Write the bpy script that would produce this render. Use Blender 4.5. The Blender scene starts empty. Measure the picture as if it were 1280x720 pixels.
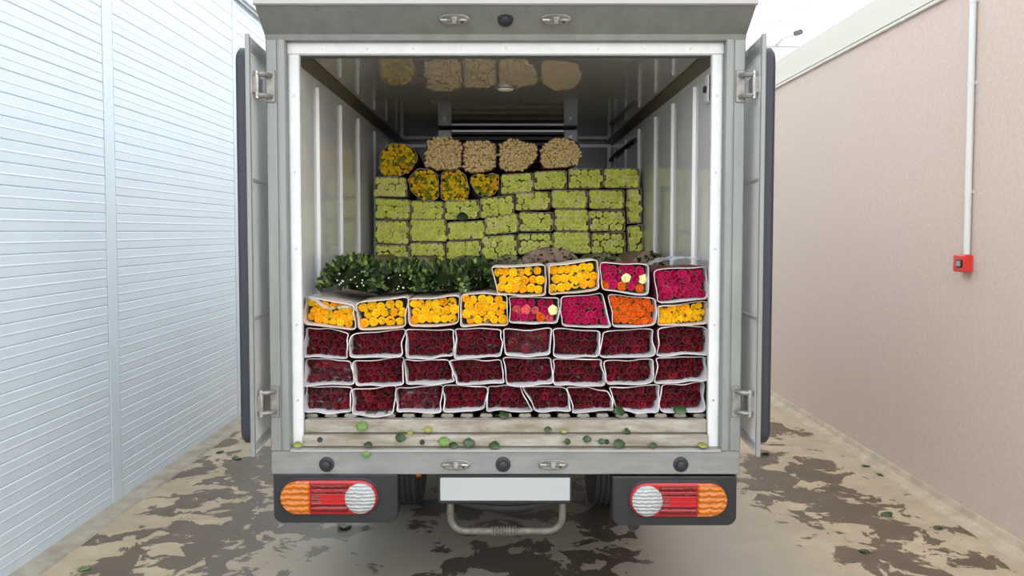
import bpy, math, random
from mathutils import Vector, Matrix
rnd = random.Random(7)
scene = bpy.context.scene
col = scene.collection
R = math.radians

# ------------------------------------------------------------------ camera
F = 963.0                       # focal length in pixels of the 1280-wide frame
PITCH = R(2.5)
CAM_H = 1.62
CX, CY = 632.0, 289.0 + F * math.tan(PITCH)      # principal point of the (shifted) lens
cam_d = bpy.data.cameras.new('camera')
cam_d.sensor_width = 36.0
cam_d.lens = F / 1280.0 * 36.0
cam_d.shift_x = (640.0 - CX) / 1280.0
cam_d.shift_y = -(360.0 - CY) / 1280.0
cam_d.clip_start = 0.05
cam = bpy.data.objects.new('camera', cam_d)
cam.location = (0, 0, CAM_H)
cam.rotation_euler = (math.pi / 2 - PITCH, 0, 0)
col.objects.link(cam)
scene.camera = cam

# ------------------------------------------------------------------ daylight and exposure
world = bpy.data.worlds.new('overcast_sky')
scene.world = world
world.use_nodes = True
wn = world.node_tree.nodes
wn['Background'].inputs[0].default_value = (0.95, 0.98, 1.0, 1)
wn['Background'].inputs[1].default_value = 1.15
scene.view_settings.view_transform = 'Standard'
scene.view_settings.look = 'None'
scene.view_settings.gamma = 1.0
scene.view_settings.use_curve_mapping = False
scene.view_settings.exposure = 1.5


# ------------------------------------------------------------------ measuring: a point on the vertical plane y = Y
def at(px, py, Y):
    u = (px - CX) / F
    v = (CY - py) / F
    dy = math.cos(PITCH) + v * math.sin(PITCH)
    dz = -math.sin(PITCH) + v * math.cos(PITCH)
    t = Y / dy
    return Vector((u * t, Y, CAM_H + dz * t))


# ------------------------------------------------------------------ materials
def mat(name, rgb, rough=0.5, metal=0.0, spec=0.5, var=0.0, vscale=8.0, rgb2=None, bump=0.0, bscale=60.0,
        objvar=0.0, coat=0.0, stretch=(1, 1, 1), sub=0.0):
    m = bpy.data.materials.new(name)
    m.use_nodes = True
    nt = m.node_tree
    N, L = nt.nodes, nt.links
    b = N['Principled BSDF']
    b.inputs['Base Color'].default_value = (*rgb, 1)
    b.inputs['Roughness'].default_value = rough
    b.inputs['Metallic'].default_value = metal
    b.inputs['Specular IOR Level'].default_value = spec
    if coat:
        b.inputs['Coat Weight'].default_value = coat
        b.inputs['Coat Roughness'].default_value = 0.08
    if sub:
        b.inputs['Subsurface Weight'].default_value = sub
        b.inputs['Subsurface Radius'].default_value = (0.01, 0.005, 0.003)
    tc = N.new('ShaderNodeTexCoord')
    mp = N.new('ShaderNodeMapping')
    mp.inputs['Scale'].default_value = stretch
    L.new(tc.outputs['Object'], mp.inputs['Vector'])
    src = None
    if var or rgb2:
        n = N.new('ShaderNodeTexNoise')
        n.inputs['Scale'].default_value = vscale
        n.inputs['Detail'].default_value = 6
        n.inputs['Roughness'].default_value = 0.65
        L.new(mp.outputs[0], n.inputs['Vector'])
        cr = N.new('ShaderNodeValToRGB')
        cr.color_ramp.elements[0].position = 0.35
        cr.color_ramp.elements[1].position = 0.68
        lo = rgb2 if rgb2 else tuple(c * (1 - var) for c in rgb)
        hi = rgb if rgb2 else tuple(min(1, c * (1 + var)) for c in rgb)
        cr.color_ramp.elements[0].color = (*lo, 1)
        cr.color_ramp.elements[1].color = (*hi, 1)
        L.new(n.outputs['Fac'], cr.inputs['Fac'])
        src = cr.outputs['Color']
    if objvar:
        oi = N.new('ShaderNodeObjectInfo')
        mr = N.new('ShaderNodeMapRange')
        mr.inputs['To Min'].default_value = 1 - objvar
        mr.inputs['To Max'].default_value = 1 + objvar
        L.new(oi.outputs['Random'], mr.inputs['Value'])
        mr2 = N.new('ShaderNodeMath'); mr2.operation = 'MULTIPLY_ADD'
        mr2.inputs[1].default_value = 7.31; mr2.inputs[2].default_value = 0.0
        fr = N.new('ShaderNodeMath'); fr.operation = 'FRACT'
        L.new(oi.outputs['Random'], mr2.inputs[0]); L.new(mr2.outputs[0], fr.inputs[0])
        mh = N.new('ShaderNodeMapRange')
        mh.inputs['To Min'].default_value = 0.5 - objvar * 0.014
        mh.inputs['To Max'].default_value = 0.5 + objvar * 0.014
        L.new(fr.outputs[0], mh.inputs['Value'])
        hs = N.new('ShaderNodeHueSaturation')
        L.new(mr.outputs[0], hs.inputs['Value'])
        L.new(mh.outputs[0], hs.inputs['Hue'])
        if src:
            L.new(src, hs.inputs['Color'])
        else:
            hs.inputs['Color'].default_value = (*rgb, 1)
        src = hs.outputs['Color']
    if src:
        L.new(src, b.inputs['Base Color'])
    if bump:
        n2 = N.new('ShaderNodeTexNoise')
        n2.inputs['Scale'].default_value = bscale
        n2.inputs['Detail'].default_value = 4
        L.new(mp.outputs[0], n2.inputs['Vector'])
        bp = N.new('ShaderNodeBump')
        bp.inputs['Strength'].default_value = bump
        bp.inputs['Distance'].default_value = 0.01
        L.new(n2.outputs['Fac'], bp.inputs['Height'])
        L.new(bp.outputs['Normal'], b.inputs['Normal'])
    return m


M = {}
M['frame'] = mat('weathered_aluminium', (0.238, 0.2516, 0.2448), 0.42, 0.35, var=0.10, vscale=5, stretch=(3, 3, 0.5), bump=0.05)
M['sill'] = mat('scuffed_sill', (0.408, 0.3867, 0.34), 0.5, 0.2, rgb2=(0.204, 0.1658, 0.119), vscale=9, stretch=(0.7, 3, 3), bump=0.1)
M['sillface'] = mat('scuffed_sill_face', (0.2384, 0.2456, 0.2421), 0.45, 0.3, var=0.14, vscale=7, stretch=(1, 1, 4), bump=0.08)
M['bezel'] = mat('white_bezel', (0.63, 0.648, 0.657), 0.35, 0.0, var=0.05, vscale=14)
M['lip'] = mat('roof_lip_aluminium', (0.396, 0.396, 0.396), 0.3, 0.4)
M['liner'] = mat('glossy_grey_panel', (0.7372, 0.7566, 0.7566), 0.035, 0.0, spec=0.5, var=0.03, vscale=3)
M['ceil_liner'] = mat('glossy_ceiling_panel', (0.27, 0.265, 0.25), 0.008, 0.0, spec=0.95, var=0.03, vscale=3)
M['rib'] = mat('bright_rib', (0.88, 0.90, 0.93), 0.25, 0.15)
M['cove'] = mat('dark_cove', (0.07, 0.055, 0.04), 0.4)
M['bulk'] = mat('bulkhead_panel', (0.20, 0.22, 0.25), 0.2, 0.1)
M['bar'] = mat('bulkhead_bar', (0.55, 0.60, 0.66), 0.3, 0.3)
M['evap'] = mat('cooler_end_plate', (0.42, 0.45, 0.50), 0.4, 0.2, var=0.08)
M['grille'] = mat('black_grille', (0.015, 0.015, 0.017), 0.45)
M['box_white'] = mat('box_outer_white', (0.80, 0.81, 0.82), 0.3)
M['rubber'] = mat('black_rubber', (0.018, 0.019, 0.024), 0.55, bump=0.05)
M['seal'] = mat('door_seal_rubber', (0.022, 0.024, 0.038), 0.5)
M['steel'] = mat('zinc_steel', (0.42, 0.41, 0.39), 0.35, 0.8, var=0.25, vscale=40)
M['dsteel'] = mat('dull_steel', (0.25, 0.245, 0.23), 0.45, 0.6, var=0.3, vscale=30)
M['plastic'] = mat('dark_plastic', (0.0119, 0.01275, 0.01615), 0.45, var=0.25, vscale=12, bump=0.04)
M['door'] = mat('door_skin', (0.74, 0.75, 0.74), 0.18, 0.08, var=0.05, vscale=3)
M['chassis'] = mat('chassis_black', (0.03, 0.029, 0.027), 0.6, var=0.4, vscale=15)
M['tyre'] = mat('tyre_rubber', (0.045, 0.045, 0.047), 0.7, bump=0.15, bscale=80)
M['plate'] = mat('blank_plate', (0.3872, 0.4048, 0.4136), 0.35)
M['tube'] = mat('rusty_tube', (0.187, 0.1742, 0.153), 0.55, 0.3, rgb2=(0.1105, 0.0935, 0.07225), vscale=30)
M['rail'] = mat('floor_rail_alu', (0.30, 0.29, 0.24), 0.4, 0.5, var=0.2, vscale=25)
M['deck'] = mat('floor_deck', (0.10, 0.10, 0.09), 0.5, 0.2)


def lens(name, rgb, scale, spec=0.5):
    m = mat(name, rgb, 0.12, 0.0, spec=spec, coat=0.3)
    nt = m.node_tree
    b = nt.nodes['Principled BSDF']
    tc = nt.nodes.new('ShaderNodeTexCoord')
    w = nt.nodes.new('ShaderNodeTexWave')
    w.wave_type = 'BANDS'; w.bands_direction = 'Z'
    w.inputs['Scale'].default_value = scale
    w.inputs['Distortion'].default_value = 3.0; w.inputs['Detail Scale'].default_value = 3.0
    nt.links.new(tc.outputs['Object'], w.inputs['Vector'])
    cr = nt.nodes.new('ShaderNodeValToRGB')
    cr.color_ramp.elements[0].color = (*[c * 0.6 for c in rgb], 1)
    cr.color_ramp.elements[1].color = (*rgb, 1)
    nt.links.new(w.outputs['Fac'], cr.inputs['Fac'])
    nt.links.new(cr.outputs[0], b.inputs['Base Color'])
    bp = nt.nodes.new('ShaderNodeBump'); bp.inputs['Strength'].default_value = 0.5; bp.inputs['Distance'].default_value = 0.01
    nt.links.new(w.outputs['Fac'], bp.inputs['Height'])
    nt.links.new(bp.outputs[0], b.inputs['Normal'])
    return m


M['amber'] = lens('amber_lens', (0.612, 0.162, 0.0054), 14)
M['red_lens'] = lens('red_lens', (0.16, 0.0012, 0.003), 14)
M['redrim'] = mat('red_lens_rim', (0.36, 0.003, 0.008), 0.15, coat=0.2)
M['redbright'] = mat('red_reflector', (0.42, 0.003, 0.008), 0.15, coat=0.2)
M['clear'] = lens('clear_lens', (0.4576, 0.4752, 0.484), 22)

# flowers
M['r_red'] = mat('red_petals', (0.0798, 0.000588, 0.0063), 0.5, spec=0.2, objvar=0.35)
M['r_brightred'] = mat('bright_red_petals', (0.1512, 0.00084, 0.0084), 0.5, spec=0.25, objvar=0.2)
M['r_yellow'] = mat('yellow_petals', (0.84, 0.46, 0.003), 0.5, spec=0.2, objvar=0.10)
M['r_amber'] = mat('amber_petals', (0.84, 0.37, 0.003), 0.5, spec=0.2, objvar=0.10)
M['r_magenta'] = mat('magenta_petals', (0.352, 0.00264, 0.05456), 0.5, spec=0.2, objvar=0.2)
M['r_orange'] = mat('orange_petals', (0.648, 0.099, 0.0036), 0.5, spec=0.2, objvar=0.15)
M['r_coral'] = mat('coral_petals', (0.648, 0.099, 0.099), 0.5, spec=0.2, objvar=0.15)
M['r_cream'] = mat('cream_petals', (0.90, 0.82, 0.42), 0.5, spec=0.2, objvar=0.1)
M['g_green'] = mat('lime_petals', (0.80, 0.84, 0.17), 0.5, spec=0.2, var=0.2, vscale=20)
M['g_pale'] = mat('pale_lime_petals', (0.84, 0.82, 0.27), 0.5, spec=0.2, var=0.15, vscale=20)
M['bud'] = mat('cream_buds', (1.0, 0.76, 0.40), 0.6, spec=0.2, var=0.08, vscale=40)
M['mum_y'] = mat('yellow_mum', (1.0, 0.64, 0.01), 0.5, spec=0.2, var=0.2, vscale=30)
M['mum_o'] = mat('golden_mum', (0.95, 0.42, 0.008), 0.5, spec=0.2, var=0.2, vscale=30)
M['mum_g'] = mat('green_mum', (0.26, 0.30, 0.02), 0.5, spec=0.2, var=0.3, vscale=30)
M['leafdark'] = mat('dark_leaf', (0.0162, 0.0306, 0.0072), 0.42, spec=0.4, var=0.4, vscale=25)
M['leafmid'] = mat('mid_leaf', (0.0405, 0.0765, 0.0135), 0.42, spec=0.4, var=0.4, vscale=25)
M['leaflight'] = mat('light_leaf', (0.15, 0.22, 0.04), 0.42, spec=0.4, var=0.3, vscale=25)
M['whitebud'] = mat('white_blossom', (0.85, 0.85, 0.72), 0.5)
M['sleeve_w'] = mat('white_card_sleeve', (0.6624, 0.6348, 0.6532), 0.6, var=0.07, vscale=12, objvar=0.05)
M['sleeve_p'] = mat('cream_card_sleeve', (0.6808, 0.5796, 0.506), 0.6, var=0.06, vscale=12, objvar=0.05)
M['sleeve_r'] = mat('maroon_card_sleeve', (0.22, 0.05, 0.06), 0.6, var=0.3, vscale=12)
M['sleeve_o'] = mat('olive_paper_sleeve', (0.52, 0.47, 0.30), 0.6, rgb2=(0.30, 0.25, 0.15), vscale=30, stretch=(1, 0.3, 1))
M['kraft'] = mat('brown_paper_wrap', (0.34, 0.22, 0.16), 0.7, rgb2=(0.16, 0.12, 0.07), vscale=18, stretch=(6, 0.6, 6), bump=0.2, bscale=20)
M['straw'] = mat('olive_stem_wrap', (0.30, 0.27, 0.13), 0.7, rgb2=(0.07, 0.08, 0.03), vscale=14, stretch=(7, 0.7, 7), bump=0.3, bscale=20)
M['limegap'] = mat('lime_gap', (0.16, 0.17, 0.035), 0.8, var=.4, vscale=60)
M['budgap'] = mat('bud_gap', (0.90, 0.62, 0.33), 0.8, var=.3, vscale=60)
M['inside'] = mat('shaded_gap', (0.020, 0.028, 0.010), 0.8)  # dark green backing sheet, shade between the heads put into its colour
M['inside_r'] = mat('shaded_maroon_gap', (0.028, 0.004, 0.006), 0.8)  # same backing for the red bundles, gap shade put into the maroon


def film_mat():
    m = bpy.data.materials.new('clear_film')
    m.use_nodes = True
    nt = m.node_tree
    N, L = nt.nodes, nt.links
    out = N['Material Output']
    N.remove(N['Principled BSDF'])
    tr = N.new('ShaderNodeBsdfTransparent')
    tr.inputs[0].default_value = (0.96, 0.97, 0.98, 1)
    gl = N.new('ShaderNodeBsdfGlossy')
    gl.inputs['Roughness'].default_value = 0.12
    fr = N.new('ShaderNodeFresnel'); fr.inputs['IOR'].default_value = 1.5
    mx = N.new('ShaderNodeMixShader')
    sc = N.new('ShaderNodeMath'); sc.operation = 'MULTIPLY'; sc.inputs[1].default_value = 0.22
    L.new(fr.outputs[0], sc.inputs[0]); L.new(sc.outputs[0], mx.inputs[0]); L.new(tr.outputs[0], mx.inputs[1]); L.new(gl.outputs[0], mx.inputs[2])
    L.new(mx.outputs[0], out.inputs['Surface'])
    return m


M['film'] = film_mat()


def milky_film():
    m = mat('milky_film', (0.72, 0.78, 0.84), 0.15, var=.1, vscale=30)
    nt = m.node_tree
    b = nt.nodes['Principled BSDF']
    b.inputs['Alpha'].default_value = 0.55
    return m


M['milky'] = milky_film()


# ------------------------------------------------------------------ mesh builder
class MB:
    def __init__(s):
        s.v, s.f, s.m = [], [], []

    def quad_grid(s, rows, mi=0, closed=False):
        base = len(s.v)
        w = len(rows[0])
        for r in rows:
            s.v += [tuple(p) for p in r]
        for j in range(len(rows) - 1):
            for i in range(w if closed else w - 1):
                a = base + j * w + i
                b = base + j * w + (i + 1) % w
                s.f.append((a, b, b + w, a + w)); s.m.append(mi)
        return s

    def face(s, pts, mi=0):
        b = len(s.v)
        s.v += [tuple(p) for p in pts]
        s.f.append(tuple(range(b, b + len(pts)))); s.m.append(mi)
        return s

    def box(s, x0, x1, y0, y1, z0, z1, mi=0, bev=0.0):
        if bev <= 0:
            b = len(s.v)
            s.v += [(x, y, z) for z in (z0, z1) for y in (y0, y1) for x in (x0, x1)]
            for f in ((0, 2, 3, 1), (4, 5, 7, 6), (0, 1, 5, 4), (2, 6, 7, 3), (0, 4, 6, 2), (1, 3, 7, 5)):
                s.f.append(tuple(b + i for i in f)); s.m.append(mi)
            return s
        # bevelled: rings of an octagonal outline lofted in y
        e = min(bev, (x1 - x0) * .49, (y1 - y0) * .49, (z1 - z0) * .49)

        def ring(y, k):
            a, b_, c, d = x0 + k, x1 - k, z0 + k, z1 - k
            return [(a + e, y, c), (b_ - e, y, c), (b_, y, c + e), (b_, y, d - e), (b_ - e, y, d), (a + e, y, d), (a, y, d - e), (a, y, c + e)]
        rows = [ring(y0, e * .7), ring(y0 + e, 0), ring(y1 - e, 0), ring(y1, e * .7)]
        s.quad_grid(rows, mi, True)
        s.face(list(rows[0]), mi); s.face(list(reversed(rows[-1])), mi)
        return s

    def prism(s, poly, axis, a0, a1, mi=0):
        """poly: 2-D points in the two other axes (in x,y,z order), extruded along axis"""
        def p3(p, a):
            q = list(p); q.insert('xyz'.index(axis), a); return tuple(q)
        r0 = [p3(p, a0) for p in poly]; r1 = [p3(p, a1) for p in poly]
        s.quad_grid([r0, r1], mi, True)
        s.face(list(reversed(r0)), mi); s.face(r1, mi)
        return s

    def cyl(s, c0, c1, r0, r1=None, n=16, mi=0, caps=True):
        r1 = r0 if r1 is None else r1
        c0, c1 = Vector(c0), Vector(c1)
        d = (c1 - c0).normalized()
        u = d.orthogonal().normalized(); w = d.cross(u)
        ra = [c0 + (u * math.cos(t) + w * math.sin(t)) * r0 for t in [2 * math.pi * i / n for i in range(n)]]
        rb = [c1 + (u * math.cos(t) + w * math.sin(t)) * r1 for t in [2 * math.pi * i / n for i in range(n)]]
        s.quad_grid([ra, rb], mi, True)
        if caps:
            s.face(list(reversed(ra)), mi); s.face(rb, mi)
        return s

    def tube(s, pts, r, n=8, mi=0):
        pts = [Vector(p) for p in pts]
        rows = []
        d0 = (pts[1] - pts[0]).normalized()
        u = d0.orthogonal().normalized()
        for i, p in enumerate(pts):
            d = (pts[min(i + 1, len(pts) - 1)] - pts[max(i - 1, 0)]).normalized()
            u = (u - d * u.dot(d)).normalized()
            w = d.cross(u)
            rr = r[i] if isinstance(r, (list, tuple)) else r
            rows.append([p + (u * math.cos(t) + w * math.sin(t)) * rr for t in [2 * math.pi * k / n for k in range(n)]])
        s.quad_grid(rows, mi, True)
        s.face(list(reversed(rows[0])), mi); s.face(rows[-1], mi)
        return s

    def lathe(s, prof, c, axis='x', n=32, mi=0):
        """prof: (radius, offset along axis)"""
        rows = []
        for r, o in prof:
            row = []
            for k in range(n):
                t = 2 * math.pi * k / n
                a, b = r * math.cos(t), r * math.sin(t)
                p = {'x': (o, a, b), 'y': (a, o, b), 'z': (a, b, o)}[axis]
                row.append((c[0] + p[0], c[1] + p[1], c[2] + p[2]))
            rows.append(row)
        return s.quad_grid(rows, mi, True)

    def mesh(s, name, mats, smooth=False):
        me = bpy.data.meshes.new(name)
        me.from_pydata(s.v, [], s.f)
        for m in (mats if isinstance(mats, (list, tuple)) else [mats]):
            me.materials.append(m)
        me.polygons.foreach_set('material_index', s.m)
        if smooth:
            me.polygons.foreach_set('use_smooth', [True] * len(s.f))
        me.update()
        return me

    def build(s, name, mats, parent=None, smooth=False, loc=None):
        o = bpy.data.objects.new(name, s.mesh(name, mats, smooth))
        col.objects.link(o)
        if parent is not None:
            o.parent = parent
        if loc is not None:
            o.location = loc
        # outward normals and soft edges
        import bmesh
        bm = bmesh.new(); bm.from_mesh(o.data)
        bmesh.ops.remove_doubles(bm, verts=bm.verts, dist=1e-5)
        bmesh.ops.recalc_face_normals(bm, faces=bm.faces)
        bm.to_mesh(o.data); bm.free()
        if smooth:
            o.data.set_sharp_from_angle(angle=R(38))
        return o


def empty(name, loc, parent=None):
    o = bpy.data.objects.new(name, None)
    o.empty_display_size = 0.1
    col.objects.link(o)
    o.location = loc
    if parent is not None:
        o.parent = parent
    return o


def tag(o, label=None, cat=None, group=None, kind=None):
    if label: o['label'] = label
    if cat: o['category'] = cat
    if group: o['group'] = group
    if kind: o['kind'] = kind
    return o


def inst(name, me, parent, loc, rot=(0, 0, 0), sc=(1, 1, 1)):
    o = bpy.data.objects.new(name, me)
    col.objects.link(o)
    if parent is not None:
        o.parent = parent
    o.location = loc; o.rotation_euler = rot; o.scale = sc
    return o


# ================================================================== THE SETTING
XL, XR = -2.32, 2.60
YH = 0.22                      # walls and roof cut short, an added opening to light the truck box


def floor_material():
    m = bpy.data.materials.new('wet_concrete')
    m.use_nodes = True
    nt = m.node_tree
    N, L = nt.nodes, nt.links
    b = N['Principled BSDF']
    tc = N.new('ShaderNodeTexCoord')
    co = tc.outputs['Object']

    def noise(scale, detail=6, rough=.6, dist=0.0):
        n = N.new('ShaderNodeTexNoise')
        n.inputs['Scale'].default_value = scale; n.inputs['Detail'].default_value = detail
        n.inputs['Roughness'].default_value = rough; n.inputs['Distortion'].default_value = dist
        L.new(co, n.inputs['Vector']); return n.outputs['Fac']

    def math_(op, a, b_=None, c=None):
        n = N.new('ShaderNodeMath'); n.operation = op
        for i, x in enumerate((a, b_, c)):
            if x is None: continue
            if isinstance(x, (int, float)): n.inputs[i].default_value = x
            else: L.new(x, n.inputs[i])
        return n.outputs[0]
    cr = N.new('ShaderNodeValToRGB')
    e = cr.color_ramp.elements
    e[0].position = .3; e[0].color = (0.32, 0.25, 0.17, 1)
    e[1].position = .7; e[1].color = (0.45, 0.365, 0.255, 1)
    L.new(noise(3.2, 8, .7), cr.inputs['Fac'])
    # greyer band along the middle of the lane
    sep = N.new('ShaderNodeSeparateXYZ'); L.new(co, sep.inputs[0])
    ax = math_('ABSOLUTE', math_('ADD', sep.outputs[0], -0.1))
    grey_mid = math_('SMOOTH_MAX', 0.0, math_('SUBTRACT', 1.0, math_('MULTIPLY', math_('SUBTRACT', ax, 1.0), 1.6)), 0.2)
    grey_mid = math_('MINIMUM', grey_mid, 1.0)
    grey_mid = math_('MULTIPLY', grey_mid, math_('MULTIPLY_ADD', noise(5, 6, .7), .8, .45))
    grey_mid = math_('MINIMUM', grey_mid, 1.0)
    mixw = N.new('ShaderNodeMixRGB'); mixw.inputs[2].default_value = (0.30, 0.275, 0.235, 1)
    L.new(grey_mid, mixw.inputs[0]); L.new(cr.outputs[0], mixw.inputs[1])
    # wet blotches
    ell = [(1.78, 5.0, .36, .75), (1.95, 4.45, .35, .5), (2.12, 4.15, .36, .22), (1.95, 3.75, .28, .22), (2.34, 3.72, .13, .10),
           (2.25, 6.2, .2, .25), (2.1, 5.2, .25, .35),
           (-1.62, 5.1, .42, .9), (-1.55, 3.95, .45, .6), (-1.2, 4.5, .4, .8), (-2.12, 4.0, .14, .14), (-2.1, 5.2, .13, .35), (-2.15, 5.9, .1, .3),
           (-1.9, 4.45, .22, .2), (-1.9, 3.65, .25, .18),
           (0.12, 3.65, .50, .32), (0.5, 4.25, .16, .55), (-0.1, 4.5, .5, .4), (0.1, 3.3, .4, .3)]
    acc = None
    for (cx, cy, rx, ry) in ell:
        vm = N.new('ShaderNodeVectorMath'); vm.operation = 'SUBTRACT'
        L.new(co, vm.inputs[0]); vm.inputs[1].default_value = (cx, cy, 0)
        v2 = N.new('ShaderNodeVectorMath'); v2.operation = 'MULTIPLY'
        L.new(vm.outputs[0], v2.inputs[0]); v2.inputs[1].default_value = (1 / rx, 1 / ry, 0)
        v3 = N.new('ShaderNodeVectorMath'); v3.operation = 'LENGTH'
        L.new(v2.outputs[0], v3.inputs[0])
        q = math_('SUBTRACT', 1.0, v3.outputs['Value'])
        acc = q if acc is None else math_('MAXIMUM', acc, q)
    acc = math_('MAXIMUM', acc, -1.2)
    n1 = noise(5.5, 6, .60, .5)
    s = math_('ADD', math_('MULTIPLY', acc, .55), math_('MULTIPLY', math_('SUBTRACT', n1, .5), 3.0))
    wet = N.new('ShaderNodeMapRange'); wet.clamp = True
    wet.inputs['From Min'].default_value = 0.10; wet.inputs['From Max'].default_value = 0.17
    L.new(s, wet.inputs['Value'])
    mix = N.new('ShaderNodeMixRGB'); mix.blend_type = 'MULTIPLY'
    mix.inputs[2].default_value = (0.27, 0.245, 0.22, 1)
    L.new(wet.outputs[0], mix.inputs[0]); L.new(mixw.outputs[0], mix.inputs[1])
    L.new(mix.outputs[0], b.inputs['Base Color'])
    rr = N.new('ShaderNodeMapRange')
    rr.inputs['To Min'].default_value = .75; rr.inputs['To Max'].default_value = .42
    L.new(wet.outputs[0], rr.inputs['Value']); L.new(rr.outputs[0], b.inputs['Roughness'])
    bp = N.new('ShaderNodeBump'); bp.inputs['Strength'].default_value = .12; bp.inputs['Distance'].default_value = .01
    L.new(noise(55, 5), bp.inputs['Height']); L.new(bp.outputs[0], b.inputs['Normal'])
    return m


fl = MB().box(-30, 30, -40, 16, -0.15, 0.0).build('floor', floor_material())
tag(fl, 'beige concrete lane with dark wet blotches', kind='structure')
M['concrete'] = mat('kerb_concrete', (0.4048, 0.3344, 0.2464), 0.8, var=0.15, vscale=9, bump=0.15)
M['kerb2'] = mat('kerb_cement', (0.3872, 0.3476, 0.2904), 0.8, rgb2=(0.264, 0.2244, 0.1672), vscale=7, bump=0.15)

# left wall: sandwich panels of narrow horizontal boards with flat joint covers
M['siding'] = mat('white_siding', (0.5978, 0.6607, 0.7184), 0.25, 0.0, spec=0.5, var=0.02, vscale=2)
M['cover'] = mat('joint_cover', (0.5873, 0.6503, 0.7027), 0.4)
wl = MB().box(XL - 0.12, XL - 0.012, YH, 14, 0, 3.65).build('wall_left', M['cover'])
tag(wl, 'white panel wall of narrow horizontal boards', kind='structure')
PH = 0.107
seams = [0.27, 2.40, 4.53, 6.66, 8.79, 10.92]
plank_len = 2.13 - 0.125
d, e = 0.016, 0.0055
pm = MB().prism([(0, 0.0), (d - e, 0.0), (d, e), (d, PH * .46), (d + .0016, PH * .50), (d + .0016, PH * .53), (d, PH * .57), (d, PH - e), (d - e, PH), (0, PH)], 'y', 0, plank_len)
# prism poly is (x, z) for axis y
plank_me = pm.mesh('siding_board', M['siding'])
for s_ in seams:
    for k in range(34):
        inst('siding_board', plank_me, wl, (XL - 0.012, s_ + 0.0625, 0.012 + k * PH))
    MB().box(XL - 0.012, XL + 0.008, s_ - 0.055, s_ + 0.055, 0.012, 3.65, bev=0.004).build('joint_cover', M['cover'], wl)
tr = MB().box(XL - 0.13, XL + 0.03, YH, 14, 3.65, 3.72).build('trim_1', M['siding']); tag(tr, kind='structure')
kl = MB().prism([(XL - 0.02, 0), (XL + 0.13, 0), (XL + 0.12, 0.014), (XL - 0.02, 0.018)], 'y', YH, 14).build('baseboard_left', M['kerb2'])
tag(kl, 'pale cement strip along the foot of the white wall', kind='structure')

# right wall: pinkish stucco partition with a cream parapet band and a moulding
M['stucco'] = mat('pink_stucco', (0.561, 0.466, 0.4117), 0.85, rgb2=(0.5067, 0.4072, 0.3529), vscale=42, bump=0.15, bscale=160)
M['parapet'] = mat('cream_band', (0.5704, 0.5474, 0.4876), 0.7)
wr = MB().box(XR, XR + 0.14, YH, 13, 0, 3.0).build('wall_right', M['stucco'])
tag(wr, 'pinkish stucco partition wall', kind='structure')
tp = MB().box(XR - 0.002, XR + 0.142, YH, 13, 3.0, 3.25).build('trim_2', M['parapet']); tag(tp, 'cream band on top of the stucco wall', kind='structure')
t3 = MB().box(XR - 0.022, XR + 0.02, YH, 13, 2.985, 3.005, bev=0.004).box(XR - 0.012, XR + 0.02, YH, 13, 3.02, 3.035).build('trim_3', M['parapet']); tag(t3, kind='structure')
kr = MB().prism([(XR + .01, 0), (XR - 0.10, 0), (XR - 0.09, 0.012), (XR - 0.03, 0.03), (XR - 0.015, 0.06), (XR + .01, 0.065)], 'y', YH, 13).build('baseboard_right', M['concrete'])
tag(kr, 'beige cement fillet at the foot of the stucco wall', kind='structure')

# far end wall
M['white'] = mat('white_render', (0.86, 0.87, 0.88), 0.6)
wb = MB().box(-9, 9, 14, 14.15, 0, 6.2).build('wall_back', M['white']); tag(wb, 'white wall closing the far end of the hall', kind='structure')
t4 = MB().box(-9, 9, 13.96, 14.0, 4.93, 5.0).build('trim_4', M['bar']); tag(t4, kind='structure')


# glazed roof on a light steel frame
def glazing():
    m = bpy.data.materials.new('roof_glazing')
    m.use_nodes = True
    nt = m.node_tree
    N, L = nt.nodes, nt.links
    out = N['Material Output']
    N.remove(N['Principled BSDF'])
    tr_ = N.new('ShaderNodeBsdfTransparent'); tr_.inputs[0].default_value = (0.95, 0.96, 0.97, 1)
    gl = N.new('ShaderNodeBsdfGlossy'); gl.inputs['Roughness'].default_value = .1
    mx = N.new('ShaderNodeMixShader'); mx.inputs[0].default_value = 0.06
    L.new(tr_.outputs[0], mx.inputs[1]); L.new(gl.outputs[0], mx.inputs[2]); L.new(mx.outputs[0], out.inputs['Surface'])
    return m


M['glass'] = glazing()
M['truss'] = mat('galvanised_truss', (0.80, 0.84, 0.87), 0.4, 0.3)
ce = empty('ceiling', (0, 0, 4.9)); tag(ce, 'glazed hall roof on light steel beams', kind='structure')
for i in range(6):
    MB().box(-9 + i * 3 + .02, -9 + i * 3 + 2.98, YH, 14, 0.09, 0.10).build('glass_pane', M['glass'], ce)
for y in (0.4, 2, 5, 8, 11):
    mb = MB().box(-9, 9, y - .03, y + .03, -0.32, -0.22).box(-9, 9, y - .02, y + .02, -0.02, 0.02)
    mb.build('roof_beam', M['truss'], ce)
    for k in range(10):
        x = -9 + k * 1.8
        MB().tube([(x, y, -0.24), (x + .9, y, 0.0), (x + 1.8, y, -0.24)], 0.015, 6).build('truss_web', M['truss'], ce)
for x in (-6, -4.2, -3.1, 3.15, 3.45, 3.75, 4.25, 5.6):
    MB().box(x - .018, x + .018, YH, 14, -0.05, -0.005).build('purlin', M['truss'], ce)
for x in (-9, -6, -3, 0, 3, 6, 9):
    MB().box(x - .02, x + .02, YH, 14, 0.02, 0.09).build('glazing_bar', M['truss'], ce)

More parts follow.
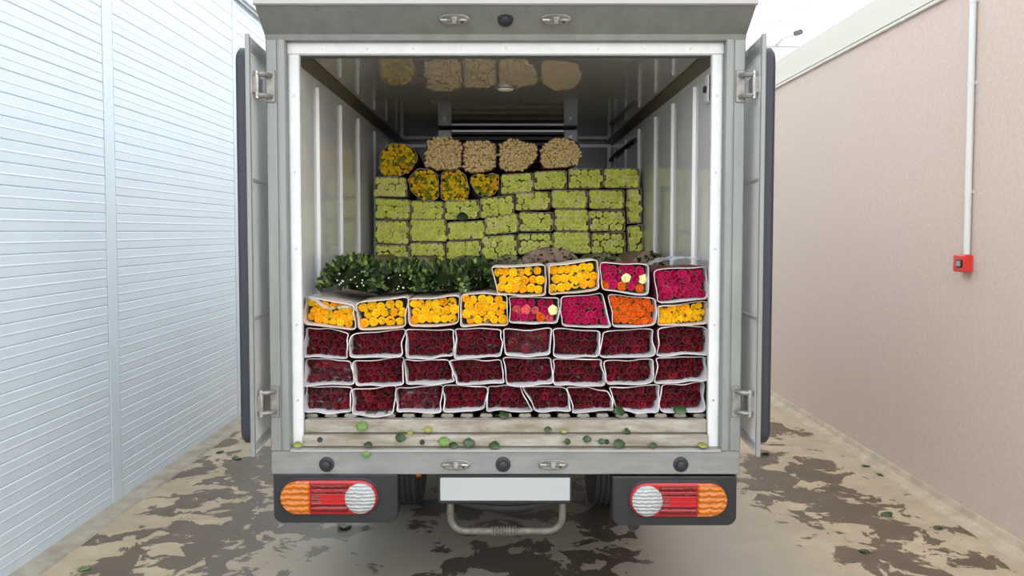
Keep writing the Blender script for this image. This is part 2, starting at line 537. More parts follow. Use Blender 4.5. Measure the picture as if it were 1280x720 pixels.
# wall fittings
cp = empty('fire_call_point', (XR, 4.33, 1.44))
tag(cp, 'small red fire call point at the end of the white conduit on the stucco wall', 'call point')
M['cpred'] = mat('call_point_red', (0.62, 0.035, 0.03), 0.35)
MB().box(-0.055, 0.0, -0.052, 0.052, -0.048, 0.048, bev=0.006).build('housing', M['cpred'], cp)
MB().box(-0.060, -0.054, -0.040, 0.015, -0.024, 0.022, bev=0.003).build('window_frame', M['rubber'], cp)
MB().box(-0.063, -0.059, -0.030, 0.005, -0.016, 0.014).build('press_window', mat('grey_window', (0.25, 0.30, 0.30), 0.2), cp)
M['pvc'] = mat('white_pvc', (0.6256, 0.6348, 0.644), 0.4)
cd = empty('wall_conduit', (XR, 4.31, 1.49)); tag(cd, 'white plastic conduit running down the stucco wall to the red box', 'pipe')
MB().cyl((-0.019, 0, 0), (-0.019, 0, 1.74), 0.017, n=14).build('pipe', M['pvc'], cd, True)
for z in (0.35, 0.95, 1.40):
    MB().box(-0.003, 0.0, -0.026, 0.026, z - .01, z + .01).cyl((-0.019, 0, z - .009), (-0.019, 0, z + .009), 0.0195, n=14).build('pipe_clip', M['pvc'], cd)
wc = empty('wall_camera', (4.86, 13.95, 4.96)); tag(wc, 'small dark camera on a bracket high on the far white wall', 'camera')
MB().tube([(0, 0, 0), (0, -0.25, 0.04), (0.22, -0.35, 0.10)], 0.022, 8).build('bracket', M['bar'], wc)
MB().cyl((0.20, -0.33, 0.11), (0.24, -0.48, 0.10), 0.045, n=12).build('camera_body', M['plastic'], wc)
for k, (z, lab) in enumerate(((3.73, 'upper thin grey cable along the top of the white wall'), (3.60, 'lower thin grey cable along the top of the white wall'))):
    o = MB().tube([(XL + 0.022, YH, z), (XL + 0.022, 2, z - .01), (XL + 0.022, 6, z), (XL + 0.022, 13.9, z)], 0.010, 6).build('wall_cable', M['dsteel'])
    tag(o, lab, 'cable', 'cables on the white wall')

# ================================================================== THE TRUCK
T = empty('delivery_truck', (0, 3.0, 0))
tag(T, 'small refrigerated box truck with both rear doors open, loaded with flowers', 'truck')
TY = 3.0


def tp_(mb, name, m, parent=T, smooth=False):
    """build a truck part from world coordinates"""
    mb.v = [(v[0], v[1] - TY, v[2]) for v in mb.v]
    return mb.build(name, m, parent, smooth)


LAMP = 0.0
CZ = 2.312                     # ceiling
FZ = 0.882                     # top of the floor rails
WX = 0.825                     # inner face of the side walls
Y0, Y1 = 3.05, 6.02            # load space
for s in (-1, 1):
    a, b = sorted((s * 0.925, s * (WX + .012)))
    tp_(MB().box(a, b, 3.04, 6.12, 0.66, 2.47), 'side_wall', M['box_white'])
    a, b = sorted((s * (WX + .012), s * WX))
    tp_(MB().box(a, b, 3.06, Y1, 0.80, CZ + .01), 'wall_liner', M['liner'])
    for y in ((3.40, 3.87, 4.33, 4.86, 5.35, 5.82) if s < 0 else (3.385, 3.82, 4.26, 4.78, 5.30, 5.80)):
        x0, x1 = s * WX, s * (WX - .012)
        w = 0.021
        zt = 2.245
        poly = [(x0, y - w), (x1, y - w * .6), (x1, y + w * .6), (x0, y + w)]
        tp_(MB().prism(poly, 'z', FZ, zt), 'wall_rib', M['rib'])
    # dark cove strip between wall and ceiling
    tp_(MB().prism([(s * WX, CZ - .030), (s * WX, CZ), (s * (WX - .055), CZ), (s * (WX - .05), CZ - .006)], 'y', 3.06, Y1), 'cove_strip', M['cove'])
tp_(MB().box(-.925, .925, 3.04, 6.12, CZ + .012, 2.475), 'roof', M['box_white'])
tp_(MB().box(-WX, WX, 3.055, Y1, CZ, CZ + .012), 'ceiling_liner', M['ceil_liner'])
tp_(MB().box(-WX, WX, Y1, 6.12, 0.70, CZ + .012), 'bulkhead', M['bulk'])
tp_(MB().box(-WX, WX, Y1 - .02, Y1, 2.27, 2.292), 'bulkhead_bar', M['bar'])
for x in (-.802, .802):
    tp_(MB().box(x - .012, x + .012, Y1 - .025, Y1, FZ, CZ - .03), 'corner_trim', M['bar'])
# cable duct high on the right wall
tp_(MB().tube([(WX - .014, 4.84, 2.19), (WX - .014, 5.7, 2.185), (WX - .014, 6.0, 2.17)], .014, 8), 'cable_duct', M['rubber'], smooth=True)
# white lock fitting on the right wall near the opening
p = Vector((WX, 3.13, 2.19))
lk = tp_(MB().box(p.x - .018, p.x, p.y - .03, p.y + .03, p.z - .055, p.z + .06, bev=.008), 'latch_plate', M['bezel'])
tp_(MB().cyl((p.x - .019, p.y, p.z), (p.x - .027, p.y, p.z), .014, n=12), 'latch_hole', M['rubber'])
# cooling unit under the ceiling at the bulkhead
ev = empty('cooling_unit', (0.015, 5.2 - TY, 2.0), T)
MB().box(-.47, -.375, 0, .8, 0, .30, bev=.006).build('end_plate', M['evap'], ev)
MB().box(.375, .47, 0, .8, 0, .30, bev=.006).build('end_plate', M['evap'], ev)
MB().box(-.375, .375, .03, .78, 0.005, .295).build('housing', M['grille'], ev)
for k in range(7):
    z = .03 + k * .038
    MB().prism([(0.0, z), (0.004, z - .003), (.03, z + .012), (.03, z + .016)], 'x', -.375, .375).build('louvre', M['grille'], ev)
MB().box(-.375, .375, -.004, .01, .285, .297).build('front_bar', M['bar'], ev)
MB().cyl((-.42, 0, .25), (-.42, -.006, .25), .012, n=10).build('bolt', M['steel'], ev)
MB().cyl((.42, 0, .25), (.42, -.006, .25), .012, n=10).build('bolt', M['steel'], ev)
# oval ceiling lamp
lamp_glass = mat('frosted_lamp', (0.80, 0.79, 0.75), 0.3)
lamp_glass.node_tree.nodes['Principled BSDF'].inputs['Emission Color'].default_value = (1.0, 0.95, 0.86, 1)
lamp_glass.node_tree.nodes['Principled BSDF'].inputs['Emission Strength'].default_value = LAMP
cl_ = empty('ceiling_lamp', (0.0, 3.74 - TY, CZ), T)
for (a, b, z0, z1, nm, mm) in ((.050, .046, -.010, 0.0, 'lamp_rim', M['steel']), (.040, .036, -.016, -.003, 'lamp_glass', lamp_glass)):
    rows = [[(math.cos(t) * a * k, math.sin(t) * b * k, z) for t in [2 * math.pi * i / 24 for i in range(24)]] for k, z in ((1, z1), (1, z0 * .6), (.8, z0), (.05, z0 * 1.1))]
    MB().quad_grid(rows, 0, True).build(nm, mm, cl_, True)

# floor: dark deck with aluminium T-rails
tp_(MB().box(-WX, WX, 3.085, Y1, 0.70, 0.845), 'floor_deck', M['deck'])
rail_prof = [(-.009, 0), (.009, 0), (.009, .022), (.026, .026), (.020, .037), (-.020, .037), (-.026, .026), (-.009, .022)]
rail_me = MB().prism(rail_prof, 'y', 0, 2.93).mesh('floor_rail', M['rail'])
for k in range(21):
    inst('floor_rail', rail_me, T, (-.785 + k * .0785, 3.088 - TY, .845))

# rear frame
for s in (-1, 1):
    prof = [(s * .925, 3.06), (s * .925, 3.004), (s * .921, 3.0), (s * .884, 3.0), (s * .881, 3.004), (s * .876, 3.004), (s * .873, 2.996),
            (s * .852, 2.996), (s * .848, 3.0), (s * .848, 3.06)]
    tp_(MB().prism(prof, 'z', .757, 2.357), 'frame_post', M['frame'])
    bp_ = [(s * .848, 3.055), (s * .848, 3.034), (s * .842, 3.030), (s * .808, 3.030), (s * .804, 3.034), (s * .804, 3.055)]
    tp_(MB().prism(bp_, 'z', .765, 2.306), 'door_bezel', M['bezel'])
    a, b = sorted((s * .8045, s * .800))
    tp_(MB().box(*sorted((s * .806, s * (WX))), 3.055, 3.063, .86, 2.31), 'bezel_gasket', M['rubber'])
    for z in (.95, 1.25, 1.55, 1.85, 2.15):
        tp_(MB().cyl((s * .824, 3.031, z), (s * .824, 3.027, z), .0045, n=8), 'bezel_screw', M['steel'])
tp_(MB().prism([(3.055, 2.306), (3.036, 2.306), (3.030, 2.311), (3.030, 2.349), (3.034, 2.355), (3.055, 2.355)], 'x', -.848, .848), 'door_bezel', M['bezel'])
tp_(MB().box(-.80, .80, 3.055, 3.063, 2.298, 2.312), 'bezel_gasket', M['rubber'])
for k in range(9):
    tp_(MB().cyl((-.72 + k * .18, 3.031, 2.33), (-.72 + k * .18, 3.027, 2.33), .0045, n=8), 'bezel_screw', M['steel'])
# overhanging header
tp_(MB().prism([(3.06, 2.355), (3.0, 2.355), (2.992, 2.375), (2.885, 2.448), (2.885, 2.47), (3.06, 2.47)], 'x', -.925, .925), 'frame_header', M['frame'])
tp_(MB().prism([(2.875, 2.450), (2.866, 2.455), (2.862, 2.478), (2.868, 2.50), (3.06, 2.51), (3.06, 2.468), (2.90, 2.462)], 'x', -.928, .928), 'roof_lip', M['lip'])
# stepped sill
tp_(MB().box(-.925, .925, 3.0, 3.06, .66, .757, bev=.006), 'frame_sill', M['sillface'])
tp_(MB().box(-.848, .848, 2.992, 3.004, .752, .762, bev=.002), 'sill_edge', M['lip'])
tp_(MB().box(-.804, .804, 3.018, 3.10, .74, .812, bev=.005), 'sill_step', M['sill'])
tp_(MB().box(-.804, .804, 3.045, 3.087, .74, .868, bev=.004), 'sill_step', M['sill'])
tp_(MB().box(-.848, .848, 3.004, 3.05, .742, .764), 'sill_step', M['sill'])
for (y_, z_) in ((3.0165, .766), (3.0435, .814)):
    tp_(MB().box(-.803, .803, y_, y_ + .004, z_ - .003, z_ + .004), 'grime_seam', M['cove'])
# corner filler blocks at the foot of the bezel
for x, z in ((-.735, .808), (-.33, .798), (.40, .80)):
    tp_(MB().cyl((x, 3.022, z - .012), (x, 3.010, z - .012), .010, n=12), 'drain_plug', M['rubber'])


# lock keepers (four) and rubber buffers (four)
def keeper(c, up, parent=T):
    k = empty('lock_keeper', (c[0], c[1] - TY, c[2]), parent)
    out = []
    for i in range(24):
        t = 2 * math.pi * i / 24
        out.append((.058 * math.copysign(abs(math.cos(t)) ** .7, math.cos(t)), .021 * math.sin(t)))
    r0 = [(x, 0.0, z) for x, z in out]; r1 = [(x, -.006, z) for x, z in out]; r2 = [(x * .92, -.009, z * .85) for x, z in out]
    mb = MB().quad_grid([r0, r1, r2], 0, True); mb.face(r2); mb.build('keeper_plate', M['dsteel'], k)
    for sx in (-1, 1):
        MB().tube([(sx * .050, -.006, -.004), (sx * .046, -.022, .004), (sx * .026, -.028, .006), (sx * .014, -.018, .002), (sx * .010, -.006, 0)], .0055, 8).build('keeper_loop', M['steel'], k, True)
    MB().box(-.010, .012, -.024, -.006, -.012, .016, bev=.004).build('keeper_tongue', M['steel'], k)
    MB().cyl((.030, -.008, -.006), (.030, -.013, -.006), .006, n=8).build('rivet', M['rubber'], k)
    return k


for x in (-.193, .188):
    k = keeper((x, 2.930, 2.416), 1); k.rotation_euler = (R(34), 0, 0)
    k = keeper((x - .003, 2.999, .702), -1)


def buffer_(c):
    b = tp_(MB().lathe([(0.030, 0), (.030, -.004), (.019, -.007), (.017, -.020), (.010, -.024), (.001, -.024)], c, 'y', 20), 'rubber_buffer', M['rubber'], smooth=True)
    return b


hb_ = buffer_((0, TY, 0)); hb_.location = (-.001, 2.930 - TY, 2.416); hb_.rotation_euler = (R(34), 0, 0)
for x in (-.705, -.010, .690):
    buffer_((x, 3.0, .702))

# doors folded back along the sides
for s in (-1, 1):
    D = empty('rear_door', (s * .962, 2.925 - TY, .757), T)
    D.rotation_euler = (0, 0, s * R(-4.0))
    H, W = 1.60, .86
    # local: +y runs forward along the truck side, x towards s is the inner face now turned outwards
    th = .013
    a, b = sorted((0.0, s * th))
    MB().box(a, b, 0, W, 0, H, bev=.004).build('door_panel', M['door'], D)
    # edge profile
    a, b = sorted((-s * .003, s * (th + .002)))
    MB().box(a, b, -.010, .004, -.002, H + .002, bev=.003).build('edge_profile', M['frame'], D)

    def rrect(y0, y1, z0, z1, r, n=6):
        pts = []
        for (cy, cz, a0) in ((y1 - r, z1 - r, 0), (y0 + r, z1 - r, 90), (y0 + r, z0 + r, 180), (y1 - r, z0 + r, 270)):
            for i in range(n + 1):
                t = R(a0 + 90 * i / n)
                pts.append((cy + r * math.cos(t), cz + r * math.sin(t)))
        return pts
    o1 = rrect(.018, W - .018, .035, H - .035, .05)
    rows = []
    for (x, k) in ((th, 0.0), (th + .034, 0.0), (th + .046, .010), (th + .046, .034), (th + .020, .038)):
        oo = rrect(.018 + k, W - .018 - k, .035 + k, H - .035 - k, .05)
        rows.append([(s * x, y, z) for y, z in oo])
    MB().quad_grid(rows, 0, True).build('door_seal', M['seal'], D, True)
    MB().box(*sorted((s * th, s * (th + .018))), .055, W - .055, .075, H - .075, bev=.005).build('door_liner', M['liner'], D)
    # pressed frame on the outer skin
    for (z0, z1) in ((.02, .05), (H - .06, H - .03), (.52, .535), (1.05, 1.065)):
        MB().box(*sorted((-s * .004, s * .001)), .02, W - .02, z0, z1, bev=.002).build('skin_rib', M['lip'], D)
    MB().cyl((-s * .014, .62, .02), (-s * .014, .62, H - .02), .011, n=10).build('lock_rod', M['steel'], D, True)
    # hinges
    for zc in (2.178, .952):
        hg = empty('door_hinge', (s * .905, 3.0 - TY, zc), T)
        MB().box(*sorted((-s * .018, s * .018)), -.006, 0, -.062, .062, bev=.003).build('hinge_plate', M['dsteel'], hg)
        for zz in (-.040, .040):
            MB().tube([(0, -.008, zz), (s * .012, -.026, zz), (s * .030, -.034, zz), (s * .048, -.034, zz)], .010, 8).build('hinge_arm', M['dsteel'], hg, True)
            MB().cyl((s * .004, -.004, zz), (s * .004, -.016, zz), .011, n=6).build('bolt', M['steel'], hg)
        MB().cyl((s * .044, -.034, -.052), (s * .044, -.034, .052), .010, n=12).build('hinge_pin', M['steel'], hg, True)
        MB().prism([(s * .036, -.044), (s * .058, -.044), (s * .060, -.02), (s * .050, .02), (s * .040, .02)], 'z', -.030, .030).build('hinge_leaf', M['steel'], hg)

# tail lamps on dark panels
def stadium(x0, x1, z0, z1, n=10):
    r = (z1 - z0) / 2
    pts = []
    for i in range(n + 1):
        t = R(90 - 180 * i / n); pts.append((x1 - r + r * math.cos(t), z0 + r + r * math.sin(t)))
    for i in range(n + 1):
        t = R(270 - 180 * i / n); pts.append((x0 + r + r * math.cos(t), z0 + r + r * math.sin(t)))
    return pts


def clip_x(poly, lo, hi):
    out = []
    n = len(poly)
    for lim, keep in ((lo, lambda p: p[0] >= lo - 1e-9), (hi, lambda p: p[0] <= hi + 1e-9)):
        out = []
        for i in range(len(poly)):
            p, q = poly[i], poly[(i + 1) % len(poly)]
            if keep(p): out.append(p)
            if keep(p) != keep(q):
                t = (lim - p[0]) / (q[0] - p[0]); out.append((lim, p[1] + t * (q[1] - p[1])))
        poly = out
    return out


def plate_poly(mb, poly, y_back, y_front, bev=.004, mi=0):
    cx = sum(p[0] for p in poly) / len(poly); cz = sum(p[1] for p in poly) / len(poly)
    ex = max(abs(p[0] - cx) for p in poly); ez = max(abs(p[1] - cz) for p in poly)
    def sc(k): return [(cx + (x - cx) * (1 - k / ex), cz + (z - cz) * (1 - k / ez)) for x, z in poly]
    r = [[(x, y, z) for x, z in pp] for pp, y in ((poly, y_back), (poly, y_front + bev), (sc(bev), y_front))]
    mb.quad_grid(r, mi, True); mb.face(r[-1], mi); mb.face(list(reversed(r[0])), mi)
    return mb


for s, cx, dz in ((-1, -.670, 0.0), (1, .666, -.010)):
    LP = empty('tail_lamp_panel', (cx, 2.995 - TY, .566 + dz), T)
    hw = .246
    pts = []
    # panel outline: square on top, rounded below
    r = .035
    for (px, pz, a0) in ((hw - r, -.098 + r, 0), (-hw + r, -.098 + r, -90)):
        for i in range(6):
            t = R(a0 - 90 * i / 5); pts.append((px + r * math.cos(t), pz + r * math.sin(t)))
    pts = [(-hw, .098), (hw, .098)] + pts
    mb = MB(); plate_poly(mb, pts, .07, 0.0, .006); mb.build('panel', M['plastic'], LP)
    lx0, lx1 = (-.214, .168) if s < 0 else (-.178, .204)
    st = stadium(lx0, lx1, -.058, .076)
    mb = MB(); plate_poly(mb, stadium(lx0 - .008, lx1 + .008, -.066, .084), .01, -.006, .004); mb.build('lamp_bezel', M['rubber'], LP)
    mb = MB(); plate_poly(mb, st, .0, -.020, .008); mb.build('lens_rim', M['redrim'], LP, True)
    ins = stadium(lx0 + .010, lx1 - .010, -.046, .064)
    amb = clip_x(stadium(lx0, lx1, -.056, .074), lx0 - 1, lx0 + .118) if s < 0 else clip_x(stadium(lx0, lx1, -.056, .074), lx1 - .118, lx1 + 1)
    mb = MB(); plate_poly(mb, amb, -.004, -.026, .008); mb.build('amber_lens', M['amber'], LP)
    rx0, rx1 = (lx0 + .122, lx1 - .115) if s < 0 else (lx0 + .115, lx1 - .122)
    mb = MB(); plate_poly(mb, [(rx0, -.046), (rx1, -.046), (rx1, .064), (rx0, .064)], -.004, -.024, .003); mb.build('red_lens', M['red_lens'], LP)
    mb = MB().box(rx0 + .04, rx1 - .004, -.0265, -.022, -.012, .004).box(rx0 + .04, rx1 - .004, -.0265, -.022, .010, .026)
    mb.build('red_reflector', M['redbright'], LP)
    for zz in (-.030, -.012, .006, .024, .042):
        MB().cyl((rx0 + .002, -.024, zz), (rx1 - .002, -.024, zz), .0035, n=6).build('lens_rib', M['redrim'], LP)
    ccx = (lx1 - .067) if s < 0 else (lx0 + .067)
    MB().lathe([(.060, -.01), (.060, -.026), (.054, -.031), (.03, -.035), (.001, -.036)], (ccx, 0, .009), 'y', 28).build('clear_lens', M['clear'], LP, True)

# number plate (blank) on its holder
NP = empty('number_plate', (0, 3.0 - TY, .60), T)
MB().box(-.272, .268, .0, .035, -.060, .065, bev=.01).build('plate_holder', M['plastic'], NP)
MB().box(-.258, .254, -.008, .0, -.042, .050, bev=.003).build('blank_plate', M['plate'], NP)
# U-shaped guard tube
zz = .415
pts = [(-.222, 3.06, .58), (-.222, 3.05, .50)]
for i in range(7):
    t = R(180 + 90 * i / 6); pts.append((-.162 + .06 * math.cos(t), 3.05, zz + .06 + .06 * math.sin(t)))
for i in range(7):
    t = R(270 + 90 * i / 6); pts.append((.168 + .06 * math.cos(t), 3.05, zz + .06 + .06 * math.sin(t)))
pts += [(.228, 3.05, .50), (.228, 3.06, .58)]
gt = tp_(MB().tube(pts, .0145, 12), 'guard_tube', M['tube'], smooth=True)
for k in range(9):
    x = -.055 + k * .012
    mb = MB().lathe([(.0185, -.004), (.0205, 0), (.0185, .004)], (x, 3.05 - TY, zz + .001), 'x', 12)
    mb.build('wire_winding', M['tube'], gt, True)


# wheels
def wheel(c, rad, wid, name='wheel', axis='x', detail=True):
    W_ = empty(name, (c[0], c[1] - TY, c[2]), T)
    h = wid / 2
    prof = [(rad * .58, -h * .8), (rad * .75, -h), (rad * .92, -h * .98), (rad * .985, -h * .78)]
    if detail:
        for k in range(4):
            o = -h * .62 + k * h * .31 * 1.33
            prof += [(rad, o - h * .12), (rad, o + h * .10), (rad * .972, o + h * .13), (rad * .972, o + h * .26)] if k < 3 else [(rad, o - h * .12), (rad, o + h * .10)]
    prof += [(rad * .985, h * .78), (rad * .92, h * .98), (rad * .75, h), (rad * .58, h * .8)]
    MB().lathe(prof, (0, 0, 0), axis, 40).build('tyre', M['tyre'], W_, True)
    MB().lathe([(rad * .58, -h * .8), (rad * .54, -h * .5), (rad * .30, -h * .2), (.03, -h * .25), (.001, -h * .25)], (0, 0, 0), axis, 24).lathe(
        [(rad * .58, h * .8), (rad * .54, h * .5), (rad * .30, h * .3), (.03, h * .35), (.001, h * .35)], (0, 0, 0), axis, 24).build('rim', M['dsteel'], W_, True)
    return W_


for s in (-1, 1):
    wheel((s * .565, 4.55, .300), .300, .150)
    wheel((s * .755, 4.55, .300), .300, .150)
    wheel((s * .72, 6.85, .300), .300, .165)
    tp_(MB().box(*sorted((s * .20, s * .26)), 3.25, 7.3, .50, .655), 'chassis_rail', M['chassis'])
    tp_(MB().tube([(s * .33, 3.75, .47), (s * .365, 4.2, .37), (s * .365, 4.55, .345), (s * .365, 4.95, .37), (s * .365, 5.4, .47)], .022, 8), 'leaf_spring', M['chassis'])
    tp_(MB().tube([(s * .448, 3.03, .66), (s * .440, 3.07, .46)], .005, 6), 'panel_stay', M['tube'])
tp_(MB().cyl((-.68, 4.55, .30), (.68, 4.55, .30), .045, n=14).lathe([(.05, -.10), (.12, -.06), (.12, .06), (.05, .10)], (0, 4.55, .30), 'x', 18), 'rear_axle', M['chassis'], smooth=True)
for y in (3.12, 3.9, 5.3, 5.9):
    tp_(MB().box(-.26, .26, y - .03, y + .03, .56, .655), 'cross_member', M['chassis'])
sw = wheel((0.0, 3.56, .475), .29, .15, 'spare_wheel', 'z')
tp_(MB().cyl((.52, 3.55, .55), (.52, 3.08, .425), .024, n=14).cyl((.52, 3.55, .55), (.52, 4.6, .52), .022, n=12), 'tailpipe', M['chassis'], smooth=True)
tp_(MB().lathe([(.001, 0), (.010, -.004), (.013, -.012), (.013, .012), (.001, .012)], (-.352, 3.08, .640), 'y', 12), 'marker_lamp', M['amber'], smooth=True)
# cab ahead of the box
cabp = [(6.20, .42), (7.55, .42), (7.62, .75), (7.55, 1.12), (7.15, 1.90), (6.95, 1.96), (6.20, 1.96)]
cab = tp_(MB().prism(cabp, 'x', -.87, .87), 'cab', M['box_white'])
for s in (-1, 1):
    tp_(MB().prism([(6.42, 1.15), (7.40, 1.15), (7.06, 1.82), (6.42, 1.82)], 'x', *sorted((s * .868, s * .876))), 'side_window', M['grille'])

# ================================================================== FLOWERS
def rose_mesh(name, m, seed, rings=((.50, 1.05, .30, .34, 5), (.32, .80, .38, .66, 5), (.16, .52, .50, .88, 4)), res=3, core=(.30, .55, 1.0)):
    """unit rose head facing -y: rings of petals (inner radius, outer radius, inner height, outer height, count) round a closed bud"""
    r_ = random.Random(seed)
    mb = MB()
    for (ra, rb, ha, hb, n) in rings:
        ph = r_.uniform(0, 6.28)
        for k in range(n):
            a0 = ph + 2 * math.pi * k / n + r_.uniform(-.12, .12)
            w = math.pi / n * 1.25
            sc = r_.uniform(.93, 1.07)
            rows = []
            for j in range(res):
                t = j / (res - 1)
                row = []
                for i in range(res):
                    c = (i / (res - 1) - .5) * 2
                    a = a0 + c * w
                    q = (ra + (rb - ra) * t * (1 - .16 * c * c)) * sc
                    h = ha + (hb - ha) * t ** .8 - .08 * c * c * t + .05 * c - (.05 if t == 1 else 0)
                    row.append((q * math.cos(a), -h, q * math.sin(a)))
                rows.append(row)
            mb.quad_grid(rows)
    r0, h0, h1 = core
    n = 7
    rows = []
    for q, h in ((1.0, h0), (.95, h0 + (h1 - h0) * .6), (.55, h1), (.12, h1 * .93)):
        rows.append([(r0 * q * math.cos(6.2832 * i / n + q), -h, r0 * q * math.sin(6.2832 * i / n + q)) for i in range(n)])
    mb.quad_grid(rows, 0, True); mb.face(rows[-1])
    return mb, mb.mesh(name, m, True)


ROSE = {}
for kname, mm in (('red', 'r_red'), ('brightred', 'r_brightred'), ('yellow', 'r_yellow'), ('amber', 'r_amber'), ('magenta', 'r_magenta'),
                  ('orange', 'r_orange'), ('coral', 'r_coral'), ('cream', 'r_cream')):
    ROSE[kname] = [rose_mesh('rose_' + kname, M[mm], 10 * len(ROSE) + i)[1] for i in range(3)]
green_src = [rose_mesh('tmp_g', M['g_green'], 200 + i, ((.45, 1.05, .30, .40, 5), (.25, .72, .45, .78, 5)), 3, (.30, .5, 1.0))[0] for i in range(4)]
mum_src = [rose_mesh('tmp_m', M['mum_y'], 300 + i, ((.25, 1.05, .30, .36, 7), (.15, .7, .4, .6, 6)), 2, (.25, .4, .65))[0] for i in range(3)]
bud_src = [rose_mesh('tmp_b', M['bud'], 400 + i, ((.3, 1.0, .55, .35, 4),), 2, (.72, .1, 1.0))[0] for i in range(3)]


def smooth_outline(poly, it=2, sub=3, wob=0.0, rr=rnd):
    pts = []
    n = len(poly)
    for i in range(n):
        p, q = poly[i], poly[(i + 1) % n]
        for k in range(sub):
            t = k / sub
            pts.append([p[0] + (q[0] - p[0]) * t, p[1] + (q[1] - p[1]) * t])
    if wob:
        ph = [rr.uniform(0, 6.28) for _ in range(4)]
        cx = sum(p[0] for p in pts) / len(pts); cz = sum(p[1] for p in pts) / len(pts)
        for i, p in enumerate(pts):
            t = 2 * math.pi * i / len(pts)
            k = wob * (math.sin(3 * t + ph[0]) + .7 * math.sin(5 * t + ph[1]) + .5 * math.sin(8 * t + ph[2]))
            d = math.hypot(p[0] - cx, p[1] - cz) + 1e-6
            p[0] += (p[0] - cx) / d * k; p[1] += (p[1] - cz) / d * k
    for _ in range(it):
        q = []
        for i in range(len(pts)):
            a, b = pts[i], pts[(i + 1) % len(pts)]
            q.append([a[0] * .75 + b[0] * .25, a[1] * .75 + b[1] * .25]); q.append([a[0] * .25 + b[0] * .75, a[1] * .25 + b[1] * .75])
        pts = q
    return pts


def inset(pts, k):
    """move every outline point inwards by k metres"""
    cx = sum(p[0] for p in pts) / len(pts); cz = sum(p[1] for p in pts) / len(pts)
    n = len(pts)
    out = []
    for i in range(n):
        a, b = pts[i - 1], pts[(i + 1) % n]
        tx, tz = b[0] - a[0], b[1] - a[1]
        l = math.hypot(tx, tz) + 1e-9
        nx, nz = -tz / l, tx / l
        if nx * (cx - pts[i][0]) + nz * (cz - pts[i][1]) < 0: nx, nz = -nx, -nz
        out.append([pts[i][0] + nx * k, pts[i][1] + nz * k])
    return out


def inside(p, poly):
    c = False
    n = len(poly)
    for i in range(n):
        a, b = poly[i], poly[i - 1]
        if (a[1] > p[1]) != (b[1] > p[1]) and p[0] < (b[0] - a[0]) * (p[1] - a[1]) / (b[1] - a[1]) + a[0]:
            c = not c
    return c


def sleeve_mesh(out, L, thick, recess, rr, wavy=.006, taper=.86, top_back=0.0):
    """open-ended card sleeve: out = outline (x,z) about its base point, front rim at y=0, running back to y=L"""
    n = len(out)
    cx = sum(p[0] for p in out) / n; cz = sum(p[1] for p in out) / n
    zmin = min(p[1] for p in out)
    ph = [rr.uniform(0, 6.28) for _ in range(3)]
    wy = [wavy * (math.sin(2 * 6.283 * i / n + ph[0]) + .6 * math.sin(5 * 6.283 * i / n + ph[1])) for i in range(n)]
    zm = max(p[1] for p in out)
    if top_back:
        for i, (x, z) in enumerate(out):
            wy[i] += top_back * max(0.0, min(1.0, ((z - zmin) / (zm - zmin) - .45) / .45))
    inn = inset(out, thick)
    inn2 = inset(out, thick * 1.2 + .001)
    mb = MB()
    back = [[cx + (x - cx) * taper, zmin + (z - zmin) * taper] for x, z in out]
    rows = [[(x, L, z) for x, z in back], [(x, L * .35, z) for x, z in out], [(x, wy[i], z) for i, (x, z) in enumerate(out)],
            [(x, wy[i] - .001, z) for i, (x, z) in enumerate(inn)], [(x, recess + .03, z) for x, z in inn2]]
    mb.quad_grid(rows[:3], 1, True)
    mb.quad_grid(rows[2:], 0, True)
    mb.face([(x, recess + .03, z) for x, z in inn2], 2)
    mb.face([(x, L, z) for x, z in reversed(back)], 2)
    return mb


def heads_in(poly4, out, s, margin, rr):
    """head centres in the outline: rows along the quad, or hex grid for free outlines"""
    pts = []
    if poly4 is not None:
        tl, tr, br, bl = poly4
        w = (math.dist(tl, tr) + math.dist(bl, br)) / 2 - 2 * margin
        h = (math.dist(tl, bl) + math.dist(tr, br)) / 2 - 2 * margin
        nu = max(2, round(w / s)); nv = max(2, round(h / (s * .92)))
        mu, mv = margin / (w + 2 * margin), margin / (h + 2 * margin)
        for j in range(nv):
            for i in range(nu):
                u = (i + .5 + (.22 if j % 2 else -.22) + rr.uniform(-.12, .12)) / nu
                v = (j + .5 + rr.uniform(-.12, .12)) / nv
                u = mu + min(max(u, .06), .94) * (1 - 2 * mu); v = mv + min(max(v, .08), .92) * (1 - 2 * mv)
                x = (tl[0] * (1 - u) + tr[0] * u) * (1 - v) + (bl[0] * (1 - u) + br[0] * u) * v
                z = (tl[1] * (1 - u) + tr[1] * u) * (1 - v) + (bl[1] * (1 - u) + br[1] * u) * v
                pts.append((x, z))
        return pts
    lim = inset(out, margin + s * .30)
    xs = [p[0] for p in out]; zs = [p[1] for p in out]
    z = min(zs); j = 0
    while z < max(zs):
        x = min(xs) + (s * .5 if j % 2 else 0)
        while x < max(xs):
            p = (x + rr.uniform(-.12, .12) * s, z + rr.uniform(-.12, .12) * s)
            if inside(p, lim): pts.append(p)
            x += s
        z += s * .88; j += 1
    return pts


def crumpled_film(x0, x1, y0, y1, z_of, rr, nx=14, ny=8, amp=.006):
    rows = []
    for j in range(ny + 1):
        y = y0 + (y1 - y0) * j / ny
        rows.append([(x0 + (x1 - x0) * i / nx, y + rr.uniform(-amp, amp), z_of((i / nx), (j / ny)) + rr.uniform(-amp, amp)) for i in range(nx + 1)])
    return MB().quad_grid(rows)


def px_poly(pts, Y):
    return [(v.x, v.z) for v in (at(px, py, Y) for px, py in pts)]


def base_of(poly):
    return (sum(p[0] for p in poly) / len(poly), min(p[1] for p in poly))


